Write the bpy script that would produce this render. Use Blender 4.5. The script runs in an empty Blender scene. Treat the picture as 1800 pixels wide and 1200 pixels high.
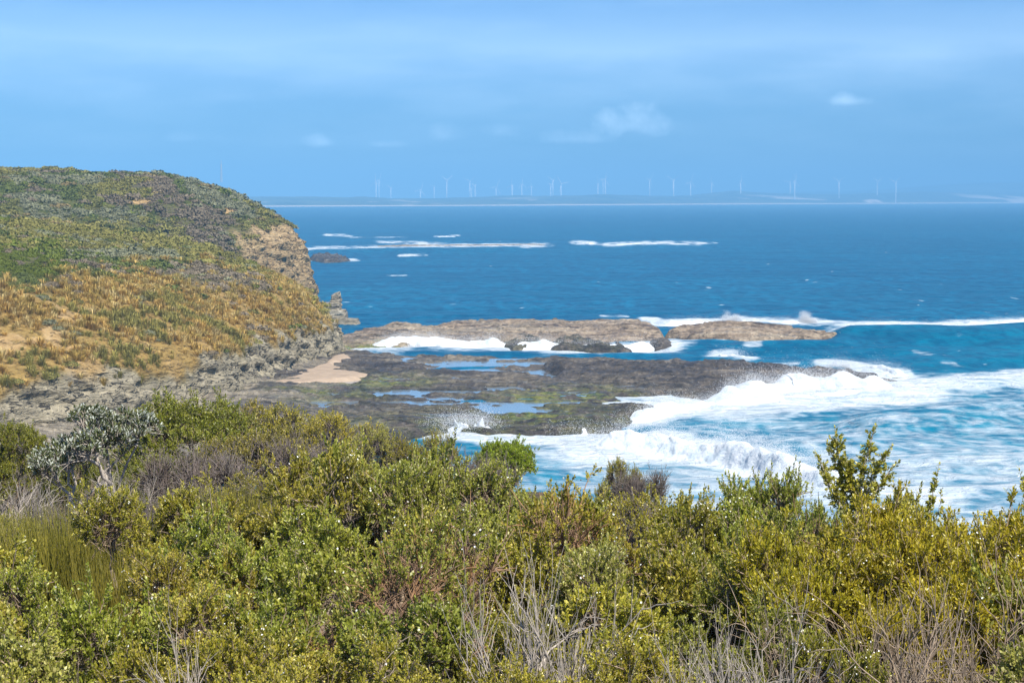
import bpy, math, random
import numpy as np

# ------------------------------------------------------------------ camera, sky, sun, exposure
SC = bpy.context.scene
COL = SC.collection
HC = 20.0                                   # eye height above the sea
FPX = 3500.0                                # focal length in units of 1/1800 of the picture width (70 mm lens)
PITCH = math.atan(250.0 / FPX)
cam_d = bpy.data.cameras.new('camera'); cam = bpy.data.objects.new('camera', cam_d); COL.objects.link(cam)
cam_d.lens = 70.0; cam_d.sensor_width = 36.0; cam_d.clip_start = 0.1; cam_d.clip_end = 60000.0
cam.location = (0, 0, HC); cam.rotation_euler = (math.pi / 2 - PITCH, 0, 0)
SC.camera = cam

SUN_EL = math.radians(52.0)
SUN_AZ = math.radians(146.0)                # clockwise from +Y: the sun stands behind the camera, to its right
SUN_DIR = np.array([math.sin(SUN_AZ) * math.cos(SUN_EL), math.cos(SUN_AZ) * math.cos(SUN_EL), math.sin(SUN_EL)])
SKY_STRENGTH = 0.10
SUN_STRENGTH = 3.4

wd = bpy.data.worlds.new("World"); SC.world = wd; wd.use_nodes = True
def build_sky():
    nt = wd.node_tree; N = nt.nodes; L = nt.links
    for n in list(N): N.remove(n)
    out = N.new('ShaderNodeOutputWorld'); bg = N.new('ShaderNodeBackground'); bg.inputs['Strength'].default_value = SKY_STRENGTH
    sky = N.new('ShaderNodeTexSky'); sky.sky_type = 'NISHITA'; sky.sun_disc = False
    sky.sun_elevation = SUN_EL; sky.sun_rotation = SUN_AZ
    sky.air_density = 1.0; sky.dust_density = 0.4; sky.ozone_density = 3.0; sky.altitude = 0.0
    # the low sky is a deep blue behind thin cloud
    tint = N.new('ShaderNodeMix'); tint.data_type = 'RGBA'; tint.blend_type = 'MULTIPLY'; tint.inputs[0].default_value = 1.0
    tint.inputs[7].default_value = (*SKY_TINT, 1)
    L.new(sky.outputs[0], tint.inputs[6])
    tc = N.new('ShaderNodeTexCoord')
    sep = N.new('ShaderNodeSeparateXYZ'); L.new(tc.outputs['Generated'], sep.inputs[0])
    # clouds laid out by direction: flat streaks
    mp = N.new('ShaderNodeMapping'); mp.inputs['Scale'].default_value = (7, 7, 34); L.new(tc.outputs['Generated'], mp.inputs[0])
    n1 = N.new('ShaderNodeTexNoise'); n1.inputs['Scale'].default_value = 1.6; n1.inputs['Detail'].default_value = 5; n1.inputs['Roughness'].default_value = 0.52
    L.new(mp.outputs[0], n1.inputs['Vector'])
    r1 = N.new('ShaderNodeMapRange'); r1.inputs[1].default_value = 0.42; r1.inputs[2].default_value = 0.80; r1.inputs[4].default_value = 0.16
    L.new(n1.outputs[0], r1.inputs[0])
    # a long pale band high up, soft below
    band = N.new('ShaderNodeValToRGB'); cr = band.color_ramp
    for e in list(cr.elements)[1:]: cr.elements.remove(e)
    cr.elements[0].position = 0.0; cr.elements[0].color = (.0, .0, .0, 1)
    for p, v in ((0.20, .0), (0.42, .05), (0.60, .22), (0.72, .34), (0.80, .22), (0.90, .12), (1.0, .1)):
        e = cr.elements.new(p); e.color = (v, v, v, 1)
    mz = N.new('ShaderNodeMath'); mz.operation = 'MULTIPLY'; mz.inputs[1].default_value = 9.5
    dz = N.new('ShaderNodeMath'); dz.operation = 'MULTIPLY_ADD'; dz.inputs[1].default_value = 0.030; 
    L.new(n1.outputs[0], dz.inputs[0]); L.new(sep.outputs[2], dz.inputs[2])
    dz2 = N.new('ShaderNodeMath'); dz2.operation = 'SUBTRACT'; dz2.inputs[1].default_value = 0.015; L.new(dz.outputs[0], dz2.inputs[0])
    L.new(dz2.outputs[0], mz.inputs[0]); L.new(mz.outputs[0], band.inputs[0])
    # a few small puffs, each at its own bearing
    cur = None
    mp2 = N.new('ShaderNodeMapping'); mp2.inputs['Scale'].default_value = (60, 60, 60); L.new(tc.outputs['Generated'], mp2.inputs[0])
    n2 = N.new('ShaderNodeTexNoise'); n2.inputs['Scale'].default_value = 1.0; n2.inputs['Detail'].default_value = 6; n2.inputs['Roughness'].default_value = 0.6
    L.new(mp2.outputs[0], n2.inputs['Vector'])
    def M(op, a, b=None, c=None):
        m = N.new('ShaderNodeMath'); m.operation = op
        for i, v in enumerate((a, b, c)):
            if v is None: continue
            if isinstance(v, (int, float)): m.inputs[i].default_value = v
            else: L.new(v, m.inputs[i])
        return m.outputs[0]
    for (px, py, sx, sy, amt) in PUFFS:
        bx = (px - 900) / FPX; bz = (350 - py) / FPX
        ax = M('DIVIDE', sep.outputs[0], sep.outputs[1])
        az = M('DIVIDE', sep.outputs[2], sep.outputs[1])
        u = M('DIVIDE', M('SUBTRACT', ax, bx), sx / FPX); v = M('DIVIDE', M('SUBTRACT', az, bz), sy / FPX)
        v = M('MULTIPLY', v, M('MULTIPLY_ADD', M('LESS_THAN', v, 0.0), 0.9, 1.0))
        d = M('SQRT', M('ADD', M('MULTIPLY', u, u), M('MULTIPLY', v, v)))
        f = M('SUBTRACT', M('MULTIPLY_ADD', n2.outputs[0], 2.6, -0.35), d)
        f = M('MULTIPLY', M('MINIMUM', M('MAXIMUM', f, 0.0), 1.0), amt)
        f = M('MULTIPLY', f, M('GREATER_THAN', sep.outputs[1], 0.2))
        f = M("MULTIPLY", f, 1.7); cur = f if cur is None else M('ADD', cur, f)
    tot = M('ADD', M('MULTIPLY', M('ADD', r1.outputs[0], band.outputs[0]), 1.15), cur)
    mix = N.new('ShaderNodeMix'); mix.data_type = 'RGBA'
    L.new(tot, mix.inputs[0]); L.new(tint.outputs[2], mix.inputs[6]); mix.inputs[7].default_value = (*CLOUD_COL, 1)
    L.new(mix.outputs[2], bg.inputs['Color']); L.new(bg.outputs[0], out.inputs[0])
SKY_TINT = (0.165, 0.318, 0.56)
CLOUD_COL = (3.9, 5.3, 6.7)
PUFFS = [(1112, 222, 70, 46, .5), (1010, 246, 90, 18, .3), (570, 252, 34, 18, .5), (680, 255, 40, 10, .28), (780, 240, 36, 26, .2),
         (880, 232, 36, 24, .2), (1490, 180, 46, 16, .34), (330, 245, 60, 14, .14)]
build_sky()

sun_d = bpy.data.lights.new('sun', 'SUN'); sun = bpy.data.objects.new('sun', sun_d); COL.objects.link(sun)
sun_d.energy = SUN_STRENGTH; sun_d.angle = math.radians(0.5); sun_d.color = (1.0, 0.95, 0.86)
sun.rotation_euler = (math.pi / 2 - SUN_EL, 0, math.atan2(SUN_DIR[1], SUN_DIR[0]) + math.pi / 2)
sun.location = (-20, -20, 60)

vs = SC.view_settings
vs.view_transform = 'Standard'; vs.look = 'None'; vs.gamma = 1.0; vs.use_curve_mapping = False; vs.exposure = 1.25
cy = SC.cycles
cy.max_bounces = 8; cy.diffuse_bounces = 3; cy.glossy_bounces = 2; cy.transmission_bounces = 3; cy.transparent_max_bounces = 10; cy.volume_bounces = 0
cy.use_denoising = True

# ------------------------------------------------------------------ small tools
Fv = np.array([0, math.cos(PITCH), -math.sin(PITCH)]); Uv = np.array([0, math.sin(PITCH), math.cos(PITCH)])
def ray(px, py):
    px = np.asarray(px, float); py = np.asarray(py, float)
    a = (px - 900) / FPX; b = (600 - py) / FPX
    return np.stack([a + 0 * b, Fv[1] + Uv[1] * b + 0 * a, Fv[2] + Uv[2] * b + 0 * a], -1)
def on_level(px, py, z=0.0):                # where a sight line meets a level
    r = ray(px, py); t = (z - HC) / r[..., 2]
    return np.stack([r[..., 0] * t, r[..., 1] * t, HC + r[..., 2] * t], -1)
def at_dist(px, py, D):                     # where a sight line is D metres out
    r = ray(px, py); t = D / r[..., 1]
    return np.stack([r[..., 0] * t, r[..., 1] * t, HC + r[..., 2] * t], -1)
def project(x, y, z):
    dy = y; dz = z - HC
    d = dy * Fv[1] + dz * Fv[2]; u = dy * Uv[1] + dz * Uv[2]
    d = np.where(np.abs(d) < 1e-6, 1e-6, d)
    return 900 + FPX * x / d, 600 - FPX * u / d

def _h(ix, iy, iz, seed):
    n = (ix.astype(np.int64) * 374761393 + iy.astype(np.int64) * 668265263 + iz.astype(np.int64) * 2147483647 + seed * 1274126177) & 0xffffffff
    n = ((n ^ (n >> 13)) * 1274126177) & 0xffffffff
    n = ((n ^ (n >> 15)) * 2246822519) & 0xffffffff
    return ((n ^ (n >> 16)) & 0xffffff) / float(0xffffff)
def vnoise(x, y, z=None, seed=0):
    x = np.asarray(x, float); y = np.asarray(y, float)
    z = np.zeros_like(x) if z is None else np.asarray(z, float)
    x, y, z = np.broadcast_arrays(x, y, z)
    ix, iy, iz = np.floor(x), np.floor(y), np.floor(z)
    fx, fy, fz = x - ix, y - iy, z - iz
    fx, fy, fz = [f * f * (3 - 2 * f) for f in (fx, fy, fz)]
    r = 0
    for a in (0, 1):
        wa = fx if a else 1 - fx
        for b in (0, 1):
            wb = fy if b else 1 - fy
            for c in (0, 1):
                wc = fz if c else 1 - fz
                r = r + wa * wb * wc * _h(ix + a, iy + b, iz + c, seed)
    return r
def fbm(x, y, z=None, seed=0, oct=4, gain=0.5):
    s = 0; a = 1; t = 0
    x = np.asarray(x, float); y = np.asarray(y, float)
    for o in range(oct):
        s = s + a * vnoise(x, y, z, seed + 17 * o); t += a; a *= gain
        x = x * 2.03 + 11.3; y = y * 2.03 + 5.7
        if z is not None: z = np.asarray(z) * 2.03 + 3.1
    return s / t
def sstep(a, b, x):
    t = np.clip((x - a) / (b - a), 0, 1); return t * t * (3 - 2 * t)
def seg_dist(X, Y, pts, closed=False):
    """distance to a polyline and the position along it (0..1)"""
    pts = np.asarray(pts, float); n = len(pts)
    segs = [(pts[i], pts[(i + 1) % n]) for i in range(n if closed else n - 1)]
    ln = np.array([np.hypot(*(b - a)) for a, b in segs]); cum = np.concatenate([[0], np.cumsum(ln)]); tot = cum[-1]
    best = np.full(X.shape, 1e18); par = np.zeros(X.shape)
    for i, (a, b) in enumerate(segs):
        d = b - a; L2 = max(d @ d, 1e-12)
        t = np.clip(((X - a[0]) * d[0] + (Y - a[1]) * d[1]) / L2, 0, 1)
        q = (X - a[0] - t * d[0]) ** 2 + (Y - a[1] - t * d[1]) ** 2
        m = q < best
        best = np.where(m, q, best); par = np.where(m, (cum[i] + t * ln[i]) / tot, par)
    return np.sqrt(best), par
def inside(X, Y, pts):
    pts = np.asarray(pts, float); n = len(pts); r = np.zeros(X.shape, bool)
    for i in range(n):
        x1, y1 = pts[i]; x2, y2 = pts[(i + 1) % n]
        if y1 == y2: continue
        c = ((y1 > Y) != (y2 > Y)) & (X < (x2 - x1) * (Y - y1) / (y2 - y1) + x1)
        r ^= c
    return r
def sdf(X, Y, pts):                          # positive inside
    d, _ = seg_dist(X, Y, pts, True)
    return np.where(inside(X, Y, pts), d, -d)

def mesh(name, V, F, mat=None, parent=None, smooth=False, attrs=None, link=True, mats=None, midx=None):
    """V (n,3); F an int array (m,k) or a list of such arrays"""
    V = np.asarray(V, np.float32).reshape(-1, 3)
    Fs = [np.asarray(f, np.int32) for f in (F if isinstance(F, list) else [F]) if len(f)]
    me = bpy.data.meshes.new(name)
    me.vertices.add(len(V)); me.vertices.foreach_set('co', V.ravel())
    lv = np.concatenate([f.ravel() for f in Fs]); tot = np.concatenate([np.full(len(f), f.shape[1], np.int32) for f in Fs])
    st = np.concatenate([[0], np.cumsum(tot)[:-1]]).astype(np.int32)
    me.loops.add(len(lv)); me.loops.foreach_set('vertex_index', lv)
    me.polygons.add(len(tot)); me.polygons.foreach_set('loop_start', st); me.polygons.foreach_set('loop_total', tot)
    if smooth: me.polygons.foreach_set('use_smooth', np.ones(len(tot), bool))
    for k, a in (attrs or {}).items():
        a = np.asarray(a, np.float32)
        if a.ndim == 1:
            at = me.attributes.new(k, 'FLOAT', 'POINT'); at.data.foreach_set('value', a)
        else:
            at = me.attributes.new(k, 'FLOAT_COLOR', 'POINT'); at.data.foreach_set('color', np.concatenate([a, np.ones((len(a), 1), np.float32)], 1).ravel())
    me.update(calc_edges=True); me.validate()
    for m in (mats or ([mat] if mat else [])): me.materials.append(m)
    if midx is not None: me.polygons.foreach_set('material_index', np.asarray(midx, np.int32))
    o = bpy.data.objects.new(name, me)
    if link: COL.objects.link(o)
    if parent: o.parent = parent
    return o
def grid_faces(nr, nc):
    i = np.arange(nr - 1)[:, None] * nc + np.arange(nc - 1)[None, :]
    return np.stack([i, i + 1, i + nc + 1, i + nc], -1).reshape(-1, 4)
def tag(o, label=None, cat=None, group=None, kind=None):
    if label: o['label'] = label
    if cat: o['category'] = cat
    if group: o['group'] = group
    if kind: o['kind'] = kind
    return o
def empty(name, loc=(0, 0, 0), rz=0.0):
    o = bpy.data.objects.new(name, None); COL.objects.link(o); o.empty_display_size = 0.2
    o.location = loc; o.rotation_euler = (0, 0, rz); return o
def copy_tree(o):
    c = o.copy(); COL.objects.link(c)
    for ch in list(o.children):
        d = ch.copy(); COL.objects.link(d); d.parent = c
    return c

class NT:
    """a thin shorthand for shader nodes"""
    def __init__(s, name):
        s.m = bpy.data.materials.new(name); s.m.use_nodes = True
        s.t = s.m.node_tree; s.N = s.t.nodes; s.L = s.t.links
        s.b = s.N['Principled BSDF']; s.out = s.N['Material Output']
    def put(s, sock, v):
        if v is None: return
        if hasattr(v, 'is_output') or isinstance(v, bpy.types.NodeSocket): s.L.new(v, sock)
        elif isinstance(v, (tuple, list)) and len(v) == 3 and sock.type == 'RGBA': sock.default_value = (*v, 1)
        else: sock.default_value = v
    def math(s, op, a, b=None, c=None, clamp=False):
        n = s.N.new('ShaderNodeMath'); n.operation = op; n.use_clamp = clamp
        for i, v in enumerate((a, b, c)): s.put(n.inputs[i], v)
        return n.outputs[0]
    def mix(s, f, a, b, mode='MIX'):
        n = s.N.new('ShaderNodeMix'); n.data_type = 'RGBA'; n.blend_type = mode
        s.put(n.inputs[0], f); s.put(n.inputs[6], a); s.put(n.inputs[7], b); return n.outputs[2]
    def pos(s):
        return s.N.new('ShaderNodeNewGeometry').outputs['Position']
    def obj(s):
        return s.N.new('ShaderNodeTexCoord').outputs['Object']
    def mapping(s, v, scale=(1, 1, 1), rot=(0, 0, 0), loc=(0, 0, 0)):
        n = s.N.new('ShaderNodeMapping'); s.put(n.inputs[0], v); n.inputs['Scale'].default_value = scale
        n.inputs['Rotation'].default_value = rot; n.inputs['Location'].default_value = loc; return n.outputs[0]
    def noise(s, v, scale, detail=4, rough=0.55, dist=0.0, kind='FBM'):
        n = s.N.new('ShaderNodeTexNoise'); n.inputs['Scale'].default_value = scale; n.inputs['Detail'].default_value = detail
        n.inputs['Roughness'].default_value = rough; n.inputs['Distortion'].default_value = dist; s.put(n.inputs['Vector'], v)
        return n.outputs[0]
    def voronoi(s, v, scale, feature='F1'):
        n = s.N.new('ShaderNodeTexVoronoi'); n.inputs['Scale'].default_value = scale; n.feature = feature; s.put(n.inputs['Vector'], v)
        return n.outputs['Distance']
    def rng(s, v, a, b, c=0.0, d=1.0):
        n = s.N.new('ShaderNodeMapRange'); s.put(n.inputs[0], v); n.inputs[1].default_value = a; n.inputs[2].default_value = b
        n.inputs[3].default_value = c; n.inputs[4].default_value = d; n.interpolation_type = 'SMOOTHSTEP'; return n.outputs[0]
    def ramp(s, v, stops):
        n = s.N.new('ShaderNodeValToRGB'); s.put(n.inputs[0], v); e = n.color_ramp.elements
        e[0].position = stops[0][0]; e[0].color = (*stops[0][1], 1); e[1].position = stops[-1][0]; e[1].color = (*stops[-1][1], 1)
        for p, c in stops[1:-1]:
            k = e.new(p); k.color = (*c, 1)
        return n.outputs[0]
    def attr(s, name, out='Fac', typ='GEOMETRY'):
        n = s.N.new('ShaderNodeAttribute'); n.attribute_name = name; n.attribute_type = typ; return n.outputs[out]
    def bump(s, h, strength=0.5, dist=0.1, normal=None):
        n = s.N.new('ShaderNodeBump'); s.put(n.inputs['Height'], h); s.put(n.inputs['Strength'], strength); s.put(n.inputs['Distance'], dist)
        if normal is not None: s.L.new(normal, n.inputs['Normal'])
        return n.outputs[0]
    def set(s, **k):
        names = {'color': 'Base Color', 'rough': 'Roughness', 'spec': 'Specular IOR Level', 'normal': 'Normal', 'metal': 'Metallic', 'alpha': 'Alpha'}
        for a, v in k.items(): s.put(s.b.inputs[names[a]], v)
        return s.m

# ------------------------------------------------------------------ the sea
def smooth_max(a, b): return 1 - (1 - a) * (1 - b)
# white water: (traced polyline, half height of the strip in trace units, strength)
FOAM = [
    # the far reef
    ([(545, 438), (620, 437), (700, 435), (850, 434), (955, 431)], 5.5, .85),
    ([(668, 425), (720, 427), (780, 430)], 4.2, .8), ([(780, 430), (900, 430), (950, 429)], 2.2, .8),
    ([(1012, 426), (1042, 427)], 4.5, .8), ([(1042, 429), (1075, 430)], 1.8, .7),
    ([(1070, 430), (1130, 427), (1200, 427), (1225, 428)], 4.6, .8), ([(1225, 428), (1255, 427)], 2.0, .8),
    ([(573, 413), (600, 413), (612, 416)], 2.6, .85), ([(612, 417), (715, 417)], 1.6, .55),
    ([(765, 416), (785, 415), (806, 414)], 1.8, .7),
    ([(703, 450), (722, 449), (746, 448)], 2.4, .85), ([(548, 457), (600, 458), (625, 457)], 3.0, .95), ([(690, 485), (715, 484)], 2, .7),
    # behind the islet and out to the right
    ([(1140, 563), (1165, 569), (1220, 566), (1290, 561), (1380, 566), (1430, 566)], 6.5, 1.1),
    ([(1430, 567), (1490, 572), (1560, 574), (1640, 573), (1720, 571), (1800, 568), (1900, 565)], 8.5, 1.05),
    ([(1460, 566), (1560, 566), (1700, 565), (1800, 563)], 4, .55),
    ([(1060, 556), (1100, 556)], 2.5, .9),
    ([(1165, 596), (1210, 589), (1300, 592), (1390, 592), (1470, 588), (1530, 583)], 6, .72),
    ([(1150, 603), (1190, 600), (1250, 600)], 7, .6),
    # the channel between the shelves
    ([(610, 616), (680, 612), (740, 604), (800, 606), (870, 606), (940, 612), (1020, 616), (1090, 616), (1170, 612)], 12, 1.0),
    ([(1090, 606), (1150, 608), (1210, 606)], 8, .62),
    ([(1262, 604), (1268, 604)], 3, .9), ([(1312, 612), (1334, 611)], 4, .85), ([(1262, 627), (1285, 626), (1312, 630)], 8, 1.1),
    ([(1330, 644), (1400, 645)], 2.5, .7),
    ([(1448, 641), (1475, 640), (1510, 645), (1530, 652)], 8, 1.1), ([(1530, 655), (1590, 660)], 6, .9),
    ([(1610, 620), (1640, 625)], 2.6, .6), ([(1655, 646), (1690, 648)], 2.6, .5), ([(1620, 607), (1655, 606)], 1.6, .45),
    # the surf against the near shelf
    ([(1060, 685), (1110, 693), (1180, 700), (1260, 700), (1330, 690)], 12, .9),
    ([(1100, 735), (1150, 722), (1230, 712), (1310, 705), (1400, 700)], 22, 1.15),
    ([(1300, 696), (1360, 684), (1440, 682), (1520, 684), (1600, 684)], 18, 1.15),
    ([(1540, 668), (1620, 667), (1700, 668), (1800, 662), (1900, 660)], 10, .9),
    ([(1600, 690), (1700, 690), (1800, 684), (1900, 680)], 9, .72),
    ([(1400, 712), (1480, 710), (1560, 700), (1640, 698)], 14, .70), ([(1250, 735), (1340, 733), (1420, 725), (1500, 712)], 12, .8),
    ([(1300, 752), (1400, 745), (1520, 728), (1600, 722)], 6, .55), ([(1535, 752), (1580, 752)], 3.5, .7),
    # broken water along the near edge of the shelf
    ([(725, 753), (780, 756), (860, 760), (950, 760), (1060, 764)], 6.5, 1.0),
    ([(700, 768), (800, 772), (900, 774), (1060, 777)], 7, 1.0),
    ([(860, 771), (960, 772), (1060, 772)], 9, .75),
    ([(760, 772), (860, 778)], 4, .5),
    # the nearest breaker
    ([(1040, 786), (1110, 784), (1190, 792), (1290, 804), (1380, 822), (1460, 848), (1560, 864), (1640, 872)], 20, 1.25),
    ([(900, 800), (1000, 800), (1120, 815), (1250, 828)], 14, .55), ([(1100, 845), (1250, 850), (1400, 862)], 18, .5),
    ([(1500, 812), (1600, 806), (1700, 802), (1830, 800)], 9, .66), ([(1560, 836), (1660, 832), (1760, 828), (1860, 822)], 16, .75),
    ([(1110, 718), (1200, 708), (1330, 694), (1460, 688), (1600, 690)], 28, .85), ([(1560, 672), (1700, 676), (1850, 670)], 22, .62), ([(1050, 800), (1200, 826), (1350, 850), (1500, 866)], 30, .52), ([(1180, 742), (1300, 735), (1420, 728)], 10, .5),
    ([(880, 776), (1000, 780)], 16, .7), ([(1000, 812), (1150, 846), (1300, 868), (1450, 884)], 20, .66), ([(1150, 876), (1350, 896), (1700, 892)], 18, .7),
    ([(1560, 790), (1700, 780), (1850, 778)], 7, .6), ([(1180, 756), (1300, 752), (1380, 756)], 5, .6),
    ([(1480, 870), (1600, 872), (1800, 856)], 22, .85), ([(1420, 820), (1520, 820), (1600, 818)], 5, .6),
]
CAPS_RNG = np.random.default_rng(7)
# swell ridges: traced crest line, half width, height in metres
SWELL = [([(1560, 748), (1660, 742), (1760, 735), (1900, 728)], 20, 1.0), ([(1180, 765), (1300, 772), (1400, 780), (1520, 792)], 18, .5),
         ([(1500, 592), (1640, 590), (1800, 586), (1900, 584)], 12, 1.4), ([(1180, 612), (1330, 610), (1480, 604)], 9, .5),
         ([(1380, 700), (1560, 690), (1760, 678)], 16, .7), ([(560, 443), (700, 441), (900, 439)], 5, 1.0), ([(1640, 640), (1800, 634)], 10, .8)]
def sea_level(x, y):
    """long swell and chop, metres"""
    fade = sstep(90, 140, y)
    w = .30 * np.sin((y * .93 + x * .36) / 26 * 2 * np.pi + 2.2 * fbm(x / 60, y / 60, seed=3, oct=2))
    w = w + .16 * np.sin((y * .85 - x * .5) / 11 * 2 * np.pi + 3.0 * fbm(x / 25, y / 25, seed=5, oct=2))
    w = w + .5 * (fbm(x / 9, y / 5, seed=9, oct=4) - .5)
    return w * fade * (1 - .85 * sstep(230, 420, y))
def sea_mesh():
    ys = np.concatenate([np.linspace(1320, 940, 60), np.linspace(930, 700, 330), np.linspace(699.5, 560, 300), np.linspace(559.5, 440, 200), np.linspace(439.6, 366, 130), np.geomspace(365, 354.6, 26)])
    xs = np.concatenate([np.linspace(-2400, -200, 24), np.linspace(-160, 420, 60), np.linspace(424, 1920, 500), np.linspace(1970, 4000, 24)])
    PX, PY = np.meshgrid(xs, ys)
    P = on_level(PX, PY, 0.0); X, Y = P[..., 0], P[..., 1]
    wob_x = 14 * (fbm(PX / 45, PY / 16, seed=21) - .5); wob_y = 5 * (fbm(PX / 60, PY / 14, seed=22) - .5) * np.clip((PY - 380) / 200, .25, 1.6)
    foam = np.zeros_like(PX)
    for pts, hw, st in FOAM:
        # measured where the strip lies on the water, with the foreshortening of the trace
        p = np.array(pts, float); bx0, by0 = p.min(0) - 4 * hw - 80; bx1, by1 = p.max(0) + 4 * hw + 80
        m = (PX > bx0) & (PX < bx1) & (PY > by0) & (PY < by1)
        if not m.any(): continue
        k = 3.2                                # strips end softly along their length
        d, _ = seg_dist((PX + wob_x)[m] / k, (PY + wob_y)[m], p / np.array([k, 1]))
        f = st * (1 - sstep(.1, 1.75, d / hw))
        foam[m] = np.maximum(foam[m], f) + .15 * np.minimum(foam[m], f)
    brk = np.where(PY < 480, np.clip(1.9 * fbm(PX / 14, PY / 2.2, seed=23, oct=5) + .02, .3, 1.25), 1.0) * np.where((PY > 545) & (PY < 590), .5 + .95 * fbm(PX / 30, PY / 4, seed=24, oct=4), 1.0)
    foam = foam * brk
    # lace drifting off the surf
    lace = sstep(640, 700, PY) * sstep(480, 900, PX) * (.46 + .12 * sstep(770, 815, PY)) + sstep(560, 640, PY) * sstep(1060, 1250, PX) * .12
    foam = np.maximum(foam, lace)
    # scattered whitecaps
    n = 190
    cx = CAPS_RNG.uniform(520, 1950, n); cyy = 366 + 330 * CAPS_RNG.uniform(0, 1, n) ** 1.5
    for a, b in zip(cx, cyy):
        if b > 555 and a < 1500: continue
        hw = (.35 + .55 * CAPS_RNG.random()) * np.clip((b - 350) / 110, .35, 1.7); ww = hw * CAPS_RNG.uniform(3, 8)
        m = (np.abs(PX - a) < ww * 2) & (np.abs(PY - b) < hw * 3)
        d = np.hypot((PX[m] - a) / ww, (PY[m] - b - .15 * (PX[m] - a) * (CAPS_RNG.random() - .5)) / hw)
        foam[m] = np.maximum(foam[m], CAPS_RNG.uniform(.45, .8) * (1 - sstep(.3, 1.5, d)))
    shallow = sstep(560, 800, PY + .10 * (PX - 1100)) * sstep(560, 700, PX) * .9 + .15
    shallow = np.clip(shallow + .35 * (fbm(X / 50, Y / 30, seed=31) - .5), 0, 1)
    Z = sea_level(X, Y) * np.clip((Y - 60) / 60, 0, 1)
    face = np.zeros_like(PX)
    for pts, hw, hgt in SWELL:
        d, t = seg_dist(PX / 4, PY, np.array(pts, float) / np.array([4, 1]))
        e = np.exp(-(d / hw) ** 2 * 1.4) * hgt; Z = Z + e; face = np.maximum(face, e)
    Z = Z + .22 * np.clip(foam, 0, 1.2) * (fbm(X / 2.0, Y / 3.0, seed=41) - .2)
    # keep clear of the sand and shelves near the cliff
    V = np.stack([X, Y, Z], -1).reshape(-1, 3)
    o = mesh('sea', V, grid_faces(*PX.shape)[:, ::-1], MAT['sea'], smooth=True,
             attrs={'foam': foam.ravel(), 'shallow': shallow.ravel(), 'face': np.clip(face, 0, 1).ravel()})
    tag(o, 'deep blue sea turning turquoise and streaked with white foam inshore', 'sea', kind='structure')

MAT = {}
def sea_material():
    s = NT('sea_water'); p = s.pos()
    foam = s.attr('foam'); sh = s.attr('shallow'); face = s.attr('face')
    big = s.noise(s.mapping(p, (1 / 120, 1 / 60, 1 / 60)), 1, 4, .55)
    chopc = s.noise(s.mapping(p, (1 / 2.2, 1 / 6.0, 1), (0, 0, .12)), 1, 6, .66, .3)
    deep = s.mix(s.rng(big, .35, .65), (.0000, .086, .172), (.0000, .118, .226))
    tq = s.mix(s.rng(big, .35, .65), (.001, .128, .208), (.004, .172, .254))
    col = s.mix(sh, deep, tq)
    col = s.mix(s.math('MULTIPLY', face, .45), col, (.001, .125, .205))
    ch2 = s.noise(s.mapping(p, (1 / 8, 1 / 26, 1), (0, 0, .08)), 1, 6, .68, .3)
    col = s.mix(s.rng(ch2, .42, .66, 0, .7), col, s.mix(sh, (.0000, .056, .120), (.001, .100, .175)))
    col = s.mix(s.rng(chopc, .38, .62, 0, .95), col, s.mix(sh, (.0000, .050, .115), (.001, .088, .165)))
    # foam: streaks drawn out along the shore, torn by finer lace
    st1 = s.noise(s.mapping(p, (1 / 8.0, 1 / 3.6, 1), (0, 0, .10)), 1, 6, .62, 1.4)
    st2 = s.noise(s.mapping(p, (1 / 1.6, 1 / 1.6, 1), (0, 0, .1)), 1, 5, .62, .8)
    lace = s.voronoi(s.mapping(p, (1 / 2.2, 1 / 3.4, 1)), 1, 'DISTANCE_TO_EDGE')
    n = s.math('ADD', s.math('MULTIPLY', st1, .62), s.math('MULTIPLY', st2, .38))
    v = s.math('ADD', foam, s.math('MULTIPLY_ADD', n, 1.70, -1.00))
    v = s.math('SUBTRACT', v, s.math('MULTIPLY', s.rng(lace, 0, .3), .12))
    fm = s.rng(v, .24, .80)
    white = s.mix(s.rng(st2, .3, .7), (.585, .61, .625), (.40, .47, .51))
    thin = s.rng(v, .08, .60)                                # milky water round the foam
    col = s.mix(s.math('MULTIPLY', thin, .42), col, (.22, .34, .42))
    w1 = s.noise(s.mapping(p, (1 / 2.6, 1 / 3.2, 1), (0, 0, .3)), 1, 6, .6, .5)
    w2 = s.noise(s.mapping(p, (1 / 14, 1 / 18, 1), (0, 0, .25)), 1, 4, .55, .5)
    h = s.math('ADD', s.math('MULTIPLY', w1, .5), s.math('MULTIPLY', w2, 1.6))
    nb = s.bump(h, .85, 1.0)
    cap = s.noise(s.mapping(p, (1 / 5, 1 / 26, 1), (0, 0, .1)), 1, 4, .6, .4)
    cap = s.math('MULTIPLY', s.rng(cap, .715, .755), s.rng(s.noise(s.mapping(p, (1 / 70, 1 / 160, 1)), 1, 2), .45, .6))
    col = s.mix(s.math('MULTIPLY', cap, .85), col, (.50, .54, .56))
    s.set(color=col, rough=.30, spec=.008, normal=nb)
    f = s.N.new('ShaderNodeBsdfPrincipled'); s.put(f.inputs['Base Color'], white); f.inputs['Roughness'].default_value = .9
    f.inputs['Specular IOR Level'].default_value = .1
    s.put(f.inputs['Normal'], s.bump(s.math('ADD', st2, s.math('MULTIPLY', st1, 1.5)), .9, .8))
    mx = s.N.new('ShaderNodeMixShader'); s.put(mx.inputs[0], fm); s.L.new(s.b.outputs[0], mx.inputs[1]); s.L.new(f.outputs[0], mx.inputs[2])
    s.L.new(mx.outputs[0], s.out.inputs[0]); MAT['sea'] = s.m
sea_material(); sea_mesh()

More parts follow.
